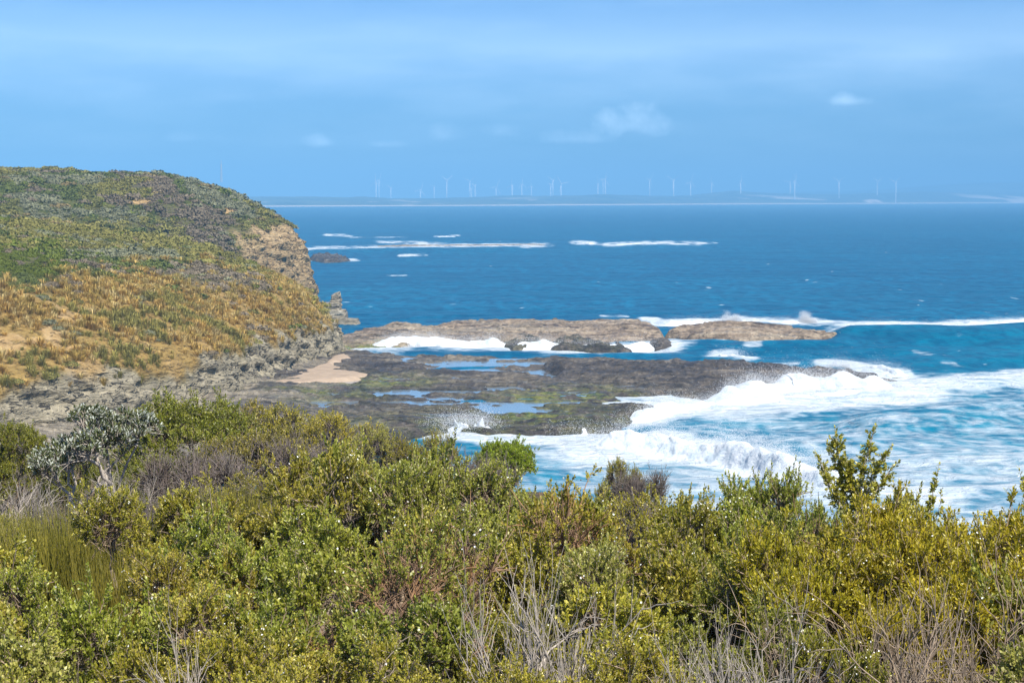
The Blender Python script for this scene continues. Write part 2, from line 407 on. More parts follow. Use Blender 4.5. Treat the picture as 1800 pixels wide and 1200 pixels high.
# ------------------------------------------------------------------ the far shore: land, beach, hills
def far_land():
    shore = lambda px: np.interp(px, [-900, 480, 900, 1250, 1500, 1800, 3000], [363.6, 363.4, 361.6, 359.6, 358.6, 357.2, 353.9 + 3])
    xs = np.linspace(-700, 2600, 900); ts = np.concatenate([np.linspace(0, .12, 12), np.linspace(.14, 1, 30)])
    PX, T = np.meshgrid(xs, ts)
    B = on_level(PX, shore(PX), 0.0)
    dep = 2600.0
    X = B[..., 0] * (1 + T * dep / B[..., 1]); Y = B[..., 1] + T * dep
    top = np.interp(PX, [-900, 480, 560, 640, 720, 850, 960, 1060, 1180, 1290, 1400, 1500, 1640, 1760, 2600],
                    [350, 347, 348, 346, 350, 346, 345, 343, 345, 338, 342, 341, 338, 340, 340])
    top = top + 3.2 * (fbm(PX / 38, PX * 0, seed=51, oct=4) - .5)
    hz = (HC + (350 - top) / FPX * (B[..., 1] + dep * .62))
    prof = sstep(.02, .1, T) * .34 + .66 * sstep(.06, .62, T)
    Z = hz * prof * (.82 + .36 * fbm(X / 260, Y / 260, seed=52)) + .8
    Z = np.where(T > .66, Z * (1 - sstep(.66, 1, T)), Z)
    Z[0] = -.8
    sand = np.clip(1 - sstep(.03, .05, T), 0, 1)
    n = fbm(X / 190, Y / 500, seed=53, oct=3); sand = np.maximum(sand, sstep(.62, .70, n) * sstep(.5, .2, T))
    s = NT('far_land_ground'); p = s.pos()
    c = s.mix(s.rng(s.noise(s.mapping(p, (1 / 150, 1 / 300, 1 / 40)), 1, 5, .6), .35, .65), (.025, .04, .022), (.085, .095, .05))
    c = s.mix(s.attr('sand'), c, (.62, .50, .40)); s.set(color=c, rough=.95, spec=.1)
    o = mesh('far_shore', np.stack([X, Y, Z], -1).reshape(-1, 3), grid_faces(*PX.shape), s.m, smooth=True, attrs={'sand': sand.ravel()})
    tag(o, 'low hazy far shore of dunes and heath with a pale beach line', 'shore', kind='structure')
    # hills beyond, to the right
    xs = np.linspace(-700, 2700, 320); ts = np.linspace(0, 1, 14); PX, T = np.meshgrid(xs, ts)
    top = np.interp(PX, [-800, 500, 1000, 1300, 1500, 1600, 1720, 1800, 2000, 2700], [351, 350, 347, 340, 336, 329, 320.5, 321, 326, 330]) + 3 * (fbm(PX / 60, PX * 0, seed=61) - .5)
    Y = 12200 + 2600 * T; X = (PX - 900) / FPX * Y
    Z = (HC + (350 - top) / FPX * 13500) * np.sin(np.pi * np.clip(T, 0, 1)) ** .8 - .5
    s2 = NT('far_hill_ground'); s2.set(color=s2.mix(s2.rng(s2.noise(s2.mapping(s2.pos(), (1 / 400, 1 / 600, 1 / 100)), 1, 4), .4, .6), (.03, .05, .03), (.10, .11, .06)), rough=.95, spec=.1)
    o = mesh('hills', np.stack([X, Y, Z], -1).reshape(-1, 3), grid_faces(*PX.shape), s2.m, smooth=True)
    tag(o, 'faint blue hills behind the far shore', 'hills', kind='structure')
far_land()

# ------------------------------------------------------------------ headland
COAST = np.array([(-110, 125), (-75, 143), (-43.5, 163), (-35, 178), (-28, 197), (-25.2, 225), (-22.0, 252), (-22.8, 275), (-31, 291), (-46, 304), (-54, 333),
                  (-50, 362), (-43, 386), (-39.6, 403), (-42, 428), (-60, 460), (-100, 500), (-200, 545)], float)
KN = [0, 1.5, 3, 6, 10, 18, 30, 50, 80, 130]
PROF = np.array([
    [0, 4.5, 5.4, 6.4, 7.8, 11, 13.6, 15.5, 17.0, 18], [0, 4.5, 5.4, 6.4, 7.8, 11, 13.6, 15.5, 17.0, 18],
    [0, 4.4, 5.4, 6.4, 7.9, 11.0, 13.8, 15.6, 17.3, 18.5], [0, 4.4, 5.4, 6.6, 8.2, 11.2, 13.8, 15.6, 17, 18.5],
    [0, 4.4, 5.6, 7.2, 9.2, 12.6, 14.8, 16, 17.6, 19], [0, 4.0, 5.6, 7.6, 9.6, 12.4, 14.6, 16, 17.6, 19],
    [0, 3.6, 5.4, 8, 9.8, 12.0, 14.0, 16, 17.5, 19], [0, 3, 5, 7.8, 9.6, 12.6, 15, 17, 18.2, 20],
    [0, 2, 4.5, 8, 11, 14.4, 16, 17.4, 19, 21], [0, 2, 4, 6, 9, 12.5, 15, 17, 20, 23],
    [0, 3, 6, 9, 11, 13.5, 16, 19, 23, 26.5], [0, 5, 9, 12, 14, 17.5, 20.5, 23.5, 26.5, 28],
    [0, 6, 11, 14.5, 17, 20.8, 24, 27, 28.4, 28.2], [0, 6, 11.4, 14.8, 17.2, 21, 24.4, 27.4, 28.6, 28.2], [0, 6, 11, 14.5, 17.2, 21, 24.4, 27.6, 28.6, 27.6],
    [0, 6, 11, 14, 16, 20, 23.5, 26.4, 27.2, 26.0], [0, 6, 11, 14, 16, 20, 23, 25, 25.6, 25.8], [0, 6, 11, 14, 16, 20, 23, 26, 26.8, 26.6]], float)
def coast_x(y): return np.interp(y, COAST[:, 1], COAST[:, 0])
def headland_height(X, Y):
    d, _ = seg_dist(X, Y, COAST)
    d = np.where(X < coast_x(Y), d, -d)
    wob = 2.4 * (fbm(X / 9, Y / 9, seed=71, oct=4) - .5) * sstep(-2, 4, d) + .9 * (fbm(X / 3.1, Y / 3.1, seed=72, oct=3) - .5)
    gully = 5.0 * (fbm(Y / 14 + 0.3 * X / 14, X / 60, seed=76, oct=3) - .5) * sstep(2, 8, d) * (1 - sstep(25, 45, d))
    dd = np.maximum(d + wob + gully, 0)
    wsum = 0; prof = 0
    for (cx, cy_), pr in zip(COAST, PROF):
        w = 1.0 / (((X - cx) ** 2 + (Y - cy_) ** 2) + 16.0) ** 1.6
        prof = prof + w * np.interp(dd, KN, pr); wsum = wsum + w
    Z = prof / wsum
    Z = Z + sstep(8, 30, d) * (2.8 * (fbm(X / 30, Y / 30, seed=73, oct=4) - .5) * (1 + .5 * sstep(320, 360, Y)) + .55 * (fbm(X / 5, Y / 5, seed=74, oct=3) - .5))
    Z = Z - 4.2 * np.exp(-((Y - 330 + .12 * (X + 60)) / 22) ** 2) * sstep(3, 16, d)      # the hollow between the two headlands
    Z = np.where(d < -.01, -1.2, Z)
    Z = Z + np.where(d < 0, 1.2 * (1 - sstep(-1.5, 0, d)) * 0, 0)
    return Z, d
def headland():
    ys = np.concatenate([np.linspace(148, 300, 490), np.linspace(300.6, 440, 300), np.linspace(441.5, 530, 50)])
    off = np.concatenate([np.linspace(-1.8, 10, 96), np.linspace(10.15, 34, 130), np.linspace(34.3, 90, 130), np.linspace(91, 190, 60)])
    Yg, O = np.meshgrid(ys, off, indexing='ij')
    Xg = coast_x(Yg) - O
    Z, d = headland_height(Xg, Yg)
    gy, gx = np.gradient(Z, axis=0) / np.gradient(Yg, axis=0), np.gradient(Z, axis=1) / np.gradient(Xg, axis=1)
    slope = np.hypot(gx, gy)
    V = np.stack([Xg, Yg, Z], -1)
    h1 = 1 - sstep(300, 335, Yg)                       # the near headland
    left = sstep(-30, -44, Xg) * h1
    nz = fbm(Xg / 4, Yg / 4, seed=81); nz2 = fbm(Xg / 1.6, Yg / 1.6, Z / 1.6, seed=82)
    rock_line = 3.9 + .3 * sstep(205, 175, Yg) + 4.4 * (nz - .5) + 2.0 * sstep(262, 280, Yg)
    rock_line = rock_line * h1 + (1 - h1) * (15.0 + 5 * (nz - .5))
    rock = (1 - sstep(rock_line - .8, rock_line + .8, Z)) * sstep(.35, .7, slope + .3)
    rock = np.maximum(rock, (1 - h1) * sstep(1.0, 1.8, slope) * sstep(22, 18, Z) * sstep(.38, .55, nz))
    pxh = project(Xg, Yg, Z)[0]; rock = rock * (1 - (1 - h1) * sstep(450, 400, pxh + 60 * (nz - .5)))
    bare = h1 * sstep(.56, .64, fbm(Xg / 3.2, Yg / 3.2, Z / 3, seed=83)) * sstep(11.5, 9, Z) * (.35 + .65 * left)
    path = np.exp(-((project(Xg, Yg, Z)[0] - 245) / 26) ** 2 - ((project(Xg, Yg, Z)[1] - 355) / 4.5) ** 2)   # the sandy scar near the top
    path = np.maximum(path, .9 * np.exp(-((project(Xg, Yg, Z)[0] - 400) / 14) ** 2 - ((project(Xg, Yg, Z)[1] - 372) / 8) ** 2))
    bare = np.maximum(bare, sstep(.35, .6, path + .35 * (nz - .5)))
    dry = h1 * sstep(10.4, 8.0, Z + 3.4 * (nz - .5) - 2.3 * left) * (1 - rock)
    # broken ledges on the bare rock
    led = fbm(Xg / 5 + 3, Yg / 5, Z * 1.15 + .16 * Xg + .10 * Yg, seed=84, oct=5) - .5
    led2 = fbm(Xg / 1.3, Yg / 1.3, Z * 2.4 + .3 * Yg, seed=85, oct=3) - .5
    steep = np.clip(rock + .5 * bare, 0, 1) * sstep(.4, 1.0, slope)
    amp = (2.4 * led + 1.3 * led2) * steep
    nx, ny = -gx, -gy; ln = np.hypot(nx, ny) + 1e-6
    V[..., 0] += amp * nx / ln; V[..., 1] += amp * ny / ln
    V[..., 2] += (1 - steep) * .3 * (fbm(Xg / 1.1, Yg / 1.1, seed=86, oct=3) - .5)
    o = mesh('headland', V.reshape(-1, 3), grid_faces(*Xg.shape), MAT['headland'], smooth=True,
             attrs={'rock': rock.ravel(), 'bare': bare.ravel(), 'dry': dry.ravel(), 'far': (1 - h1).ravel()})
    tag(o, 'steep coastal headland of pale rock, golden grass and green heath', 'headland', kind='structure')
    return dict(X=V[..., 0], Y=V[..., 1], Z=V[..., 2], rock=rock, bare=bare, dry=dry, slope=slope, far=1 - h1, d=d)
def headland_material():
    s = NT('headland_ground'); p = s.pos()
    rock, bare, dry, far = s.attr('rock'), s.attr('bare'), s.attr('dry'), s.attr('far')
    bed = s.noise(s.mapping(p, (.35, .35, 1.6), (.12, -.2, 0)), 1, 6, .62, .8)
    fine = s.noise(s.mapping(p, (1.2, 1.2, 2.6)), 1, 6, .65)
    crack = s.noise(s.mapping(p, (.9, .9, 3.2), (.5, -.35, 0)), 1, 4, .6, 1.2)
    rc = s.ramp(bed, [(.25, (.15, .13, .10)), (.42, (.27, .235, .165)), (.55, (.40, .345, .235)), (.75, (.46, .40, .29))])
    rcf = s.ramp(bed, [(.25, (.20, .14, .08)), (.42, (.34, .235, .12)), (.55, (.45, .32, .165)), (.75, (.52, .40, .24))])
    rc = s.mix(far, rc, rcf)
    rc = s.mix(s.rng(s.noise(s.mapping(p, (.5, .5, 4.0), (.1, -.12, 0)), 1, 5, .65, .6), .5, .64, 0, .55), rc, s.mix(.5, rc, (.03, .028, .026)))
    rc = s.mix(s.rng(crack, .54, .63, 0, .85), rc, (.045, .04, .038))
    soil = s.ramp(fine, [(.25, (.30, .19, .08)), (.5, (.44, .29, .125)), (.75, (.50, .37, .20))])
    big = s.noise(s.mapping(p, (1 / 13, 1 / 13, 1 / 8)), 1, 4, .55)
    heath = s.ramp(s.math('ADD', s.math('MULTIPLY', big, .6), s.math('MULTIPLY', fine, .4)),
                   [(.30, (.035, .05, .016)), (.42, (.075, .09, .022)), (.50, (.12, .115, .04)), (.58, (.10, .085, .06)), (.70, (.15, .15, .05))])
    gold = s.ramp(fine, [(.25, (.17, .11, .035)), (.5, (.32, .21, .065)), (.75, (.40, .28, .10))])
    c = s.mix(dry, heath, gold); c = s.mix(bare, c, soil); c = s.mix(rock, c, rc)
    hgt = s.math('ADD', s.math('MULTIPLY', fine, .6), s.math('MULTIPLY', bed, 1.2))
    hgt = s.math('SUBTRACT', hgt, s.math('MULTIPLY', s.rng(crack, .56, .66), .5))
    s.set(color=c, rough=.95, spec=.12, normal=s.bump(hgt, 1.0, .9)); MAT['headland'] = s.m
headland_material(); HL = headland()

# ------------------------------------------------------------------ rock shelves and reefs
def rock_material(name, stops, moss=None):
    s = NT(name); p = s.pos()
    lay = s.noise(s.mapping(p, (.10, .5, 1.5), (.05, .1, .12)), 1, 6, .6, .6)
    fine = s.noise(s.mapping(p, (.9, 1.2, 2.2)), 1, 6, .68)
    v = s.math('ADD', s.math('MULTIPLY', lay, .6), s.math('MULTIPLY', fine, .4))
    patch = s.noise(s.mapping(p, (.07, .16, .6), (0, 0, .2)), 1, 5, .62, .5)
    v = s.math('ADD', v, s.math('MULTIPLY_ADD', patch, .9, -.45))
    c = s.ramp(v, stops)
    crack = s.noise(s.mapping(p, (.25, .8, 2.5), (.1, 0, .2)), 1, 5, .6, 1.5)
    c = s.mix(s.rng(crack, .58, .66, 0, .8), c, (.03, .027, .026))
    if moss:
        m = s.math('MULTIPLY', s.attr('moss'), s.rng(s.noise(s.mapping(p, (.3, .5, .5)), 1, 5, .65), .38, .58))
        c = s.mix(m, c, s.mix(s.rng(fine, .4, .6), (.075, .125, .014), (.25, .26, .03)))
        c = s.mix(s.attr('tan'), c, s.mix(s.rng(fine, .35, .65), (.20, .165, .115), (.32, .27, .19)))
    spk = s.noise(s.mapping(p, (1.3, .42, 2.0), (0, 0, .12)), 1, 6, .7, .4)
    c = s.mix(s.rng(spk, .40, .60, .75, 0), c, s.mix(.55, c, (.02, .018, .017)))
    c = s.mix(s.rng(spk, .55, .72, 0, .5), c, s.mix(.5, c, (.42, .38, .32)))
    h = s.math('ADD', s.math('MULTIPLY', lay, .8), s.math('MULTIPLY', fine, .5)); h = s.math('ADD', h, s.math('MULTIPLY', spk, .6)); h = s.math('SUBTRACT', h, s.math('MULTIPLY', s.rng(crack, .58, .66), .35))
    wet = s.rng(fine, .3, .6, .35, .8)
    s.set(color=c, rough=wet, spec=.35, normal=s.bump(h, 1.0, .55)); MAT[name] = s.m
rock_material('dark_rock', [(.24, (.022, .019, .018)), (.42, (.052, .043, .037)), (.55, (.098, .08, .063)), (.74, (.20, .168, .128))], True)
rock_material('brown_rock', [(.22, (.05, .038, .03)), (.36, (.15, .108, .075)), (.50, (.30, .225, .15)), (.72, (.43, .35, .245))], True)
rock_material('tan_rock', [(.28, (.17, .145, .105)), (.42, (.28, .24, .17)), (.58, (.40, .345, .25)), (.75, (.47, .42, .32))])

def trace(pts, z): return on_level(np.array(pts, float)[:, 0], np.array(pts, float)[:, 1], z)[:, :2]
def shelf(name, mat, outline, z0, step, height, edge=1.6, kind=None, label=None, cat=None, attrs=None, margin=30, group=None):
    """a rock shelf: outline traced on the level z0, its own uneven top from height(X, Y, s, PX, PY), sides falling into the water"""
    o = np.array(outline, float); x0, y0 = o.min(0) - margin; x1, y1 = o.max(0) + np.array([margin, margin * .7])
    PX, PY = np.meshgrid(np.arange(x0, x1, step[0]), np.arange(max(y0, y0), y1, step[1]))
    P = on_level(PX, PY, z0); X, Y = P[..., 0], P[..., 1]
    poly = trace(outline, z0)
    s = sdf(X, Y, poly) + edge * 1.6 * (fbm(X / (edge * 2.5), Y / (edge * 2.5), seed=hash_name(name), oct=4) - .5)
    Z = height(X, Y, s, PX, PY)
    side = sstep(-edge, edge * .35, s)
    Z = -1.6 + (Z + 1.6) * side
    A = {k: f(X, Y, s, PX, PY).ravel() for k, f in (attrs or {}).items()}
    ob = mesh(name, np.stack([X, Y, Z], -1).reshape(-1, 3), grid_faces(*PX.shape)[:, ::-1], MAT[mat], smooth=True, attrs=A)
    return tag(ob, label, cat, group, kind)
def hash_name(n): return sum(ord(c) * (i + 3) for i, c in enumerate(n)) % 997
def strata(X, Y, seed, a=.30, tilt=(.03, .06), lx=9, ly=5):
    """bedded rock: tilted steps with ragged edges"""
    b = fbm(X / lx, Y / ly, seed=seed, oct=5) * 3.2 + tilt[0] * X + tilt[1] * Y
    f = b * 2.0; q = np.floor(f) + sstep(.42, .62, f - np.floor(f))
    return a * (q / 2.0 - (tilt[0] * X + tilt[1] * Y)) 
def gauss(PX, PY, cx, cy_, sx, sy): return np.exp(-((PX - cx) / sx) ** 2 - ((PY - cy_) / sy) ** 2)

PLAT = [(-80, 800), (-60, 700), (60, 680), (260, 670), (380, 655), (440, 642), (480, 632), (540, 620), (600, 612), (700, 617), (850, 620), (1000, 622), (1140, 625), (1290, 632), (1420, 640), (1520, 650), (1583, 661), (1560, 668),
        (1460, 662), (1400, 664), (1330, 676), (1290, 684), (1240, 684), (1180, 678), (1110, 682), (1060, 686), (1085, 698), (1120, 703), (1160, 713), (1120, 716), (1100, 726),
        (1086, 744), (980, 750), (860, 752), (800, 748), (740, 752), (680, 770), (600, 784), (500, 800), (200, 830)]
RIDGE = [(960, 640), (1060, 637), (1180, 636), (1300, 643), (1420, 650), (1540, 660), (1470, 660), (1390, 662), (1320, 672), (1250, 674), (1150, 668), (1060, 664), (990, 656)]
def plat_h(X, Y, s, PX, PY):
    z = .55 + strata(X, Y, 101, .48, (.02, .05), 6, 3.6) - .48 * 3.2 * .5
    z = z + .62 * (fbm(X / 1.3, Y / 2.6, seed=102, oct=5) - .5) - .06 * sstep(650, 622, PY)
    r = sdf(PX, PY, RIDGE)
    z = z + 1.15 * sstep(-7, 9, r + 5 * (fbm(PX / 30, PY / 8, seed=103) - .5))
    z = z + .5 * sstep(720, 752, PY + 8 * (fbm(PX / 30, PY / 8, seed=104) - .5)) * sstep(560, 640, PX)        # raised lip on the near edge
    z = z + .35 * sstep(560, 520, PX)
    pool = .26 * gauss(PX, PY, 740, 682, 130, 12) + .26 * gauss(PX, PY, 1050, 645, 130, 6) + .10 * gauss(PX, PY, 830, 632, 200, 10) + .25 * gauss(PX, PY, 870, 700, 130, 6) + .2 * gauss(PX, PY, 640, 690, 110, 5)
    return z - pool
def plat_moss(X, Y, s, PX, PY):
    return np.clip(.9 * gauss(PX, PY, 1000, 690, 130, 14) + .9 * gauss(PX, PY, 680, 664, 90, 9) + .8 * gauss(PX, PY, 560, 690, 90, 14) + .6 * gauss(PX, PY, 950, 725, 130, 14) + .35 * gauss(PX, PY, 800, 740, 300, 20), 0, 1)
def plat_tan(X, Y, s, PX, PY):
    n = fbm(X / 6, Y / 3, seed=105, oct=4)
    a = np.clip(sstep(640, 480, PX) + .75 * gauss(PX, PY, 760, 628, 260, 12) + .35 * gauss(PX, PY, 860, 660, 120, 8), 0, 1)
    return np.maximum(a * sstep(.36, .62, n), sstep(470, 330, PX) * sstep(.2, .42, n))
shelf('rock_platform', 'dark_rock', PLAT, .9, (2.2, .72), plat_h, 1.3, 'structure', 'broad dark wave cut rock platform with shallow pools below the headland', 'rock platform',
      {'moss': plat_moss, 'tan': plat_tan})
BACK = [(590, 585), (606, 577), (650, 573), (700, 566), (720, 572), (800, 566), (880, 559), (980, 557), (1060, 560), (1130, 562), (1150, 572), (1160, 582), (1150, 588), (1080, 590), (1020, 593), (960, 594),
        (900, 591), (860, 590), (800, 588), (740, 591), (690, 599), (650, 609), (606, 613), (586, 604)]
def back_h(X, Y, s, PX, PY):
    z = .6 + strata(X, Y, 111, .55, (.02, .03), 8, 4) - .55 * 1.6 + .5 * (fbm(X / 1.5, Y / 1.5, seed=112, oct=5) - .5)
    z = z + .35 * sstep(595, 562, PY) * sstep(640, 720, PX) - .5 * sstep(575, 600, PY)
    z = z + .7 * gauss(PX, PY, 700, 572, 26, 6) + .6 * gauss(PX, PY, 1110, 580, 40, 14)
    return z + .2 * sstep(0, 8, s)
shelf('rock_shelf', 'brown_rock', BACK, 1.1, (1.8, .42), back_h, 1.5, None, 'long flat topped brown rock shelf beyond the surf channel, algae green at its landward end', 'rock',
      {'moss': lambda X, Y, s, PX, PY: np.clip(1.3 * gauss(PX, PY, 650, 603, 60, 11), 0, 1), 'tan': lambda X, Y, s, PX, PY: sstep(690, 760, PX) * sstep(1050, 900, PX) * .5 * sstep(.45, .6, fbm(X / 8, Y / 4, seed=113))})
ISLET = [(1168, 582), (1180, 577), (1225, 573), (1300, 571), (1350, 573), (1400, 577), (1450, 579), (1492, 580), (1470, 586), (1420, 588), (1390, 591), (1330, 592), (1300, 594), (1270, 590), (1210, 588)]
def isl_h(X, Y, s, PX, PY): return .75 + strata(X, Y, 121, .6, (.03, .02), 7, 4) - .6 * 1.6 + .55 * (fbm(X / 1.4, Y / 1.4, seed=122, oct=5) - .5) + .6 * gauss(PX, PY, 1290, 578, 70, 8) + .3 * gauss(PX, PY, 1200, 580, 25, 5)
none_a = {'moss': lambda X, Y, s, PX, PY: 0 * X, 'tan': lambda X, Y, s, PX, PY: 0 * X}
shelf('rock_islet', 'brown_rock', ISLET, .9, (1.6, .4), isl_h, 1.3, None, 'low reddish brown rock islet ringed with white water, right of the long flat shelf', 'rock', none_a)
def lump(name, outline, z0, hgt, label, mat='dark_rock', moss=0.0, seed=5, edge=.8, group=None, step=(1.3, .4)):
    def h(X, Y, s, PX, PY): return z0 * .4 + hgt * sstep(-.3, 1.2, s) * np.clip(1.9 * fbm(X / 1.3, Y / 2.0, seed=seed, oct=5) - .25, .1, 1.4) + .1 * fbm(X * 2, Y * 2, seed=seed + 1)
    shelf(name, mat, outline, z0, step, h, edge, None, label, 'rock', {'moss': lambda X, Y, s, PX, PY: moss + 0 * X, 'tan': lambda X, Y, s, PX, PY: 0 * X}, 14, group)
G = 'dark rocks awash in the surf channel'
lump('sea_rock', [(885, 603), (900, 592), (930, 590), (955, 597), (965, 604), (930, 608), (900, 609)], .4, .7, 'dark rock with a green flank awash against the front of the long shelf', moss=.15, seed=31, group=G)
lump('sea_rock', [(960, 604), (990, 594), (1025, 594), (1060, 602), (1100, 610), (1108, 616), (1060, 614), (1010, 612), (975, 612)], .4, .8, 'largest dark mossy rock lying across the surf channel', moss=.12, seed=32, group=G)
lump('sea_rock', [(1070, 607), (1088, 602), (1104, 610), (1110, 617), (1085, 617)], .4, .8, 'small dark wedge of rock at the right end of the channel surf', seed=33, group=G)
lump('sea_rock', [(1138, 605), (1142, 598), (1156, 597), (1170, 601), (1186, 606), (1176, 610), (1150, 610)], .4, .8, 'small black rock standing clear in foam just off the end of the long shelf', seed=34, group=G)
lump('reef_rock', [(545, 455), (552, 448), (575, 447), (590, 449), (618, 456), (600, 458), (570, 459)], .6, 1.2, 'dark rock in the open sea close beside the far cliff', seed=35, edge=2.0)
lump('reef', [(660, 433), (700, 431.4), (780, 430.8), (860, 430.2), (930, 429.4), (965, 429.6), (940, 430.2), (860, 431.0), (760, 431.8), (690, 432.8)], .2, .35, 'long thin brown reef breaking the surface far out in the sea', 'brown_rock', seed=36, edge=2.5, step=(1.6, .2))

# the tide pools: one still sheet lying in the hollows of the platform
def pools():
    poly = trace(PLAT, .9); c = poly.mean(0)
    PX, PY = np.meshgrid(np.arange(500, 1330, 6.0), np.arange(627, 748, 2.0)); P = on_level(PX, PY, .5)
    keep = sdf(P[..., 0], P[..., 1], poly) > 1.6
    F = grid_faces(*PX.shape); k = keep.ravel()[F].all(1); F = F[k][:, ::-1]
    used, inv = np.unique(F, return_inverse=True)
    V = P.reshape(-1, 3)[used]; V[:, 2] = POOL_Z
    s = NT('pool_water'); s.set(color=(.14, .19, .225), rough=.12, spec=.9, normal=s.bump(s.noise(s.mapping(s.pos(), (1.5, 1.5, 1.5)), 1, 3), .25, .05))
    tag(mesh('tide_pool_water', V, inv.reshape(F.shape), s.m), 'still blue water lying in the shallow pools of the platform', 'water', kind='structure')
POOL_Z = .41
pools()
# sand at the foot of the cliff
def beach():
    out = [(484, 672), (505, 654), (550, 640), (585, 624), (612, 620), (622, 630), (600, 641), (634, 653), (636, 663), (575, 669), (520, 673)]
    def h(X, Y, s, PX, PY): return -1.6 + 2.45 * sstep(-2.4, .8, s) + .03 * np.clip(s, 0, 8) + .05 * fbm(X, Y, seed=131)
    s = NT('beach_sand'); f = s.noise(s.mapping(s.pos(), (.8, .8, .8)), 1, 6, .6)
    s.set(color=s.mix(s.rng(f, .3, .7), (.30, .225, .16), (.38, .29, .205)), rough=.95, spec=.1, normal=s.bump(f, .4, .2)); MAT['beach_sand'] = s.m
    shelf('beach', 'beach_sand', out, .75, (1.5, .5), h, 3.0, 'structure', 'small patch of pink sand at the foot of the cliff', 'beach')
beach()
# the stepped pale stack behind the near cliff's toe
def stack():
    base = np.array(at_dist(592, 560, 318.0)); rng = np.random.default_rng(4)
    steps = [(576, 600, 515, 534, 2.6), (566, 602, 531, 546, 3.4), (568, 612, 543, 560, 4.2), (572, 636, 559, 574, 5.0), (575, 600, 570, 590, 5.5)]
    Vs, Fs = [], []; n = 0
    for i, (xa, xb, yt, yb, dep) in enumerate(steps):
        A = at_dist(xa, yt, 318.0); B = at_dist(xb, yb, 318.0)
        x0, x1, z1, z0 = A[0], B[0], A[2], B[2]
        nu, nv = 40, 30
        th = np.linspace(0, 2 * np.pi, nu, endpoint=False); vv = np.linspace(0, 1, nv)
        T, Vv = np.meshgrid(th, vv)
        sq = lambda a: np.sign(a) * np.abs(a) ** .45
        top = np.clip((1 - Vv) / .06, 0, 1) * np.clip(Vv / .04 + .9, 0, 1)
        taper = 1 - .18 * Vv if i else 1 - .35 * Vv
        cx, w = (x0 + x1) / 2, (x1 - x0) / 2
        X = cx + sq(np.cos(T)) * w * taper * top + (.25 * w * Vv if i == 0 else 0); Y = 318 + sq(np.sin(T)) * dep * .5 * top; Z = z0 - .3 + (z1 - z0 + .3) * Vv
        if i == 0: Z = Z + (.5 * (X - cx) / w) * (z1 - z0) * Vv * .6
        m = .8 * (fbm(X / 1.2, Y / 1.2, Z * 1.6, seed=141 + i, oct=4) - .5) * np.clip(top, .3, 1)
        X = X + m * np.cos(T); Y = Y + m * np.sin(T); Z = Z + .25 * m
        Vs.append(np.stack([X, Y, Z], -1).reshape(-1, 3))
        idx = np.arange(nu * nv).reshape(nv, nu) + n
        Fs.append(np.stack([idx[:-1], np.roll(idx[:-1], -1, 1), np.roll(idx[1:], -1, 1), idx[1:]], -1).reshape(-1, 4)); n += nu * nv
    tag(mesh('rock_stack', np.concatenate(Vs), np.concatenate(Fs), MAT['tan_rock'], smooth=True), 'stepped pale rock stack with a pointed top jutting out behind the near cliff', 'rock')
stack()

# ------------------------------------------------------------------ breaking waves and spray
def foam_material():
    s = NT('white_water'); p = s.pos()
    n = s.noise(s.mapping(p, (1.1, 1.1, 1.4)), 1, 6, .65, .6)
    st = s.noise(s.mapping(p, (.8, .8, .5)), 1, 5, .6, 1.2)
    s.set(color=s.mix(s.rng(s.math('ADD', s.math('MULTIPLY', n, .5), s.math('MULTIPLY', st, .5)), .36, .58), (.48, .555, .59), (.62, .64, .65)), rough=.95, spec=.05, normal=s.bump(n, .35, .6))
    MAT['foam'] = s.m
    s = NT('sea_spray'); s.set(color=(.92, .93, .94), rough=1.0, spec=.0)
    t = s.N.new('ShaderNodeBsdfTranslucent'); t.inputs[0].default_value = (.95, .96, .97, 1); mx = s.N.new('ShaderNodeMixShader'); mx.inputs[0].default_value = .5
    s.L.new(s.b.outputs[0], mx.inputs[1]); s.L.new(t.outputs[0], mx.inputs[2]); s.L.new(mx.outputs[0], s.out.inputs[0]); MAT['spray'] = s.m
foam_material()
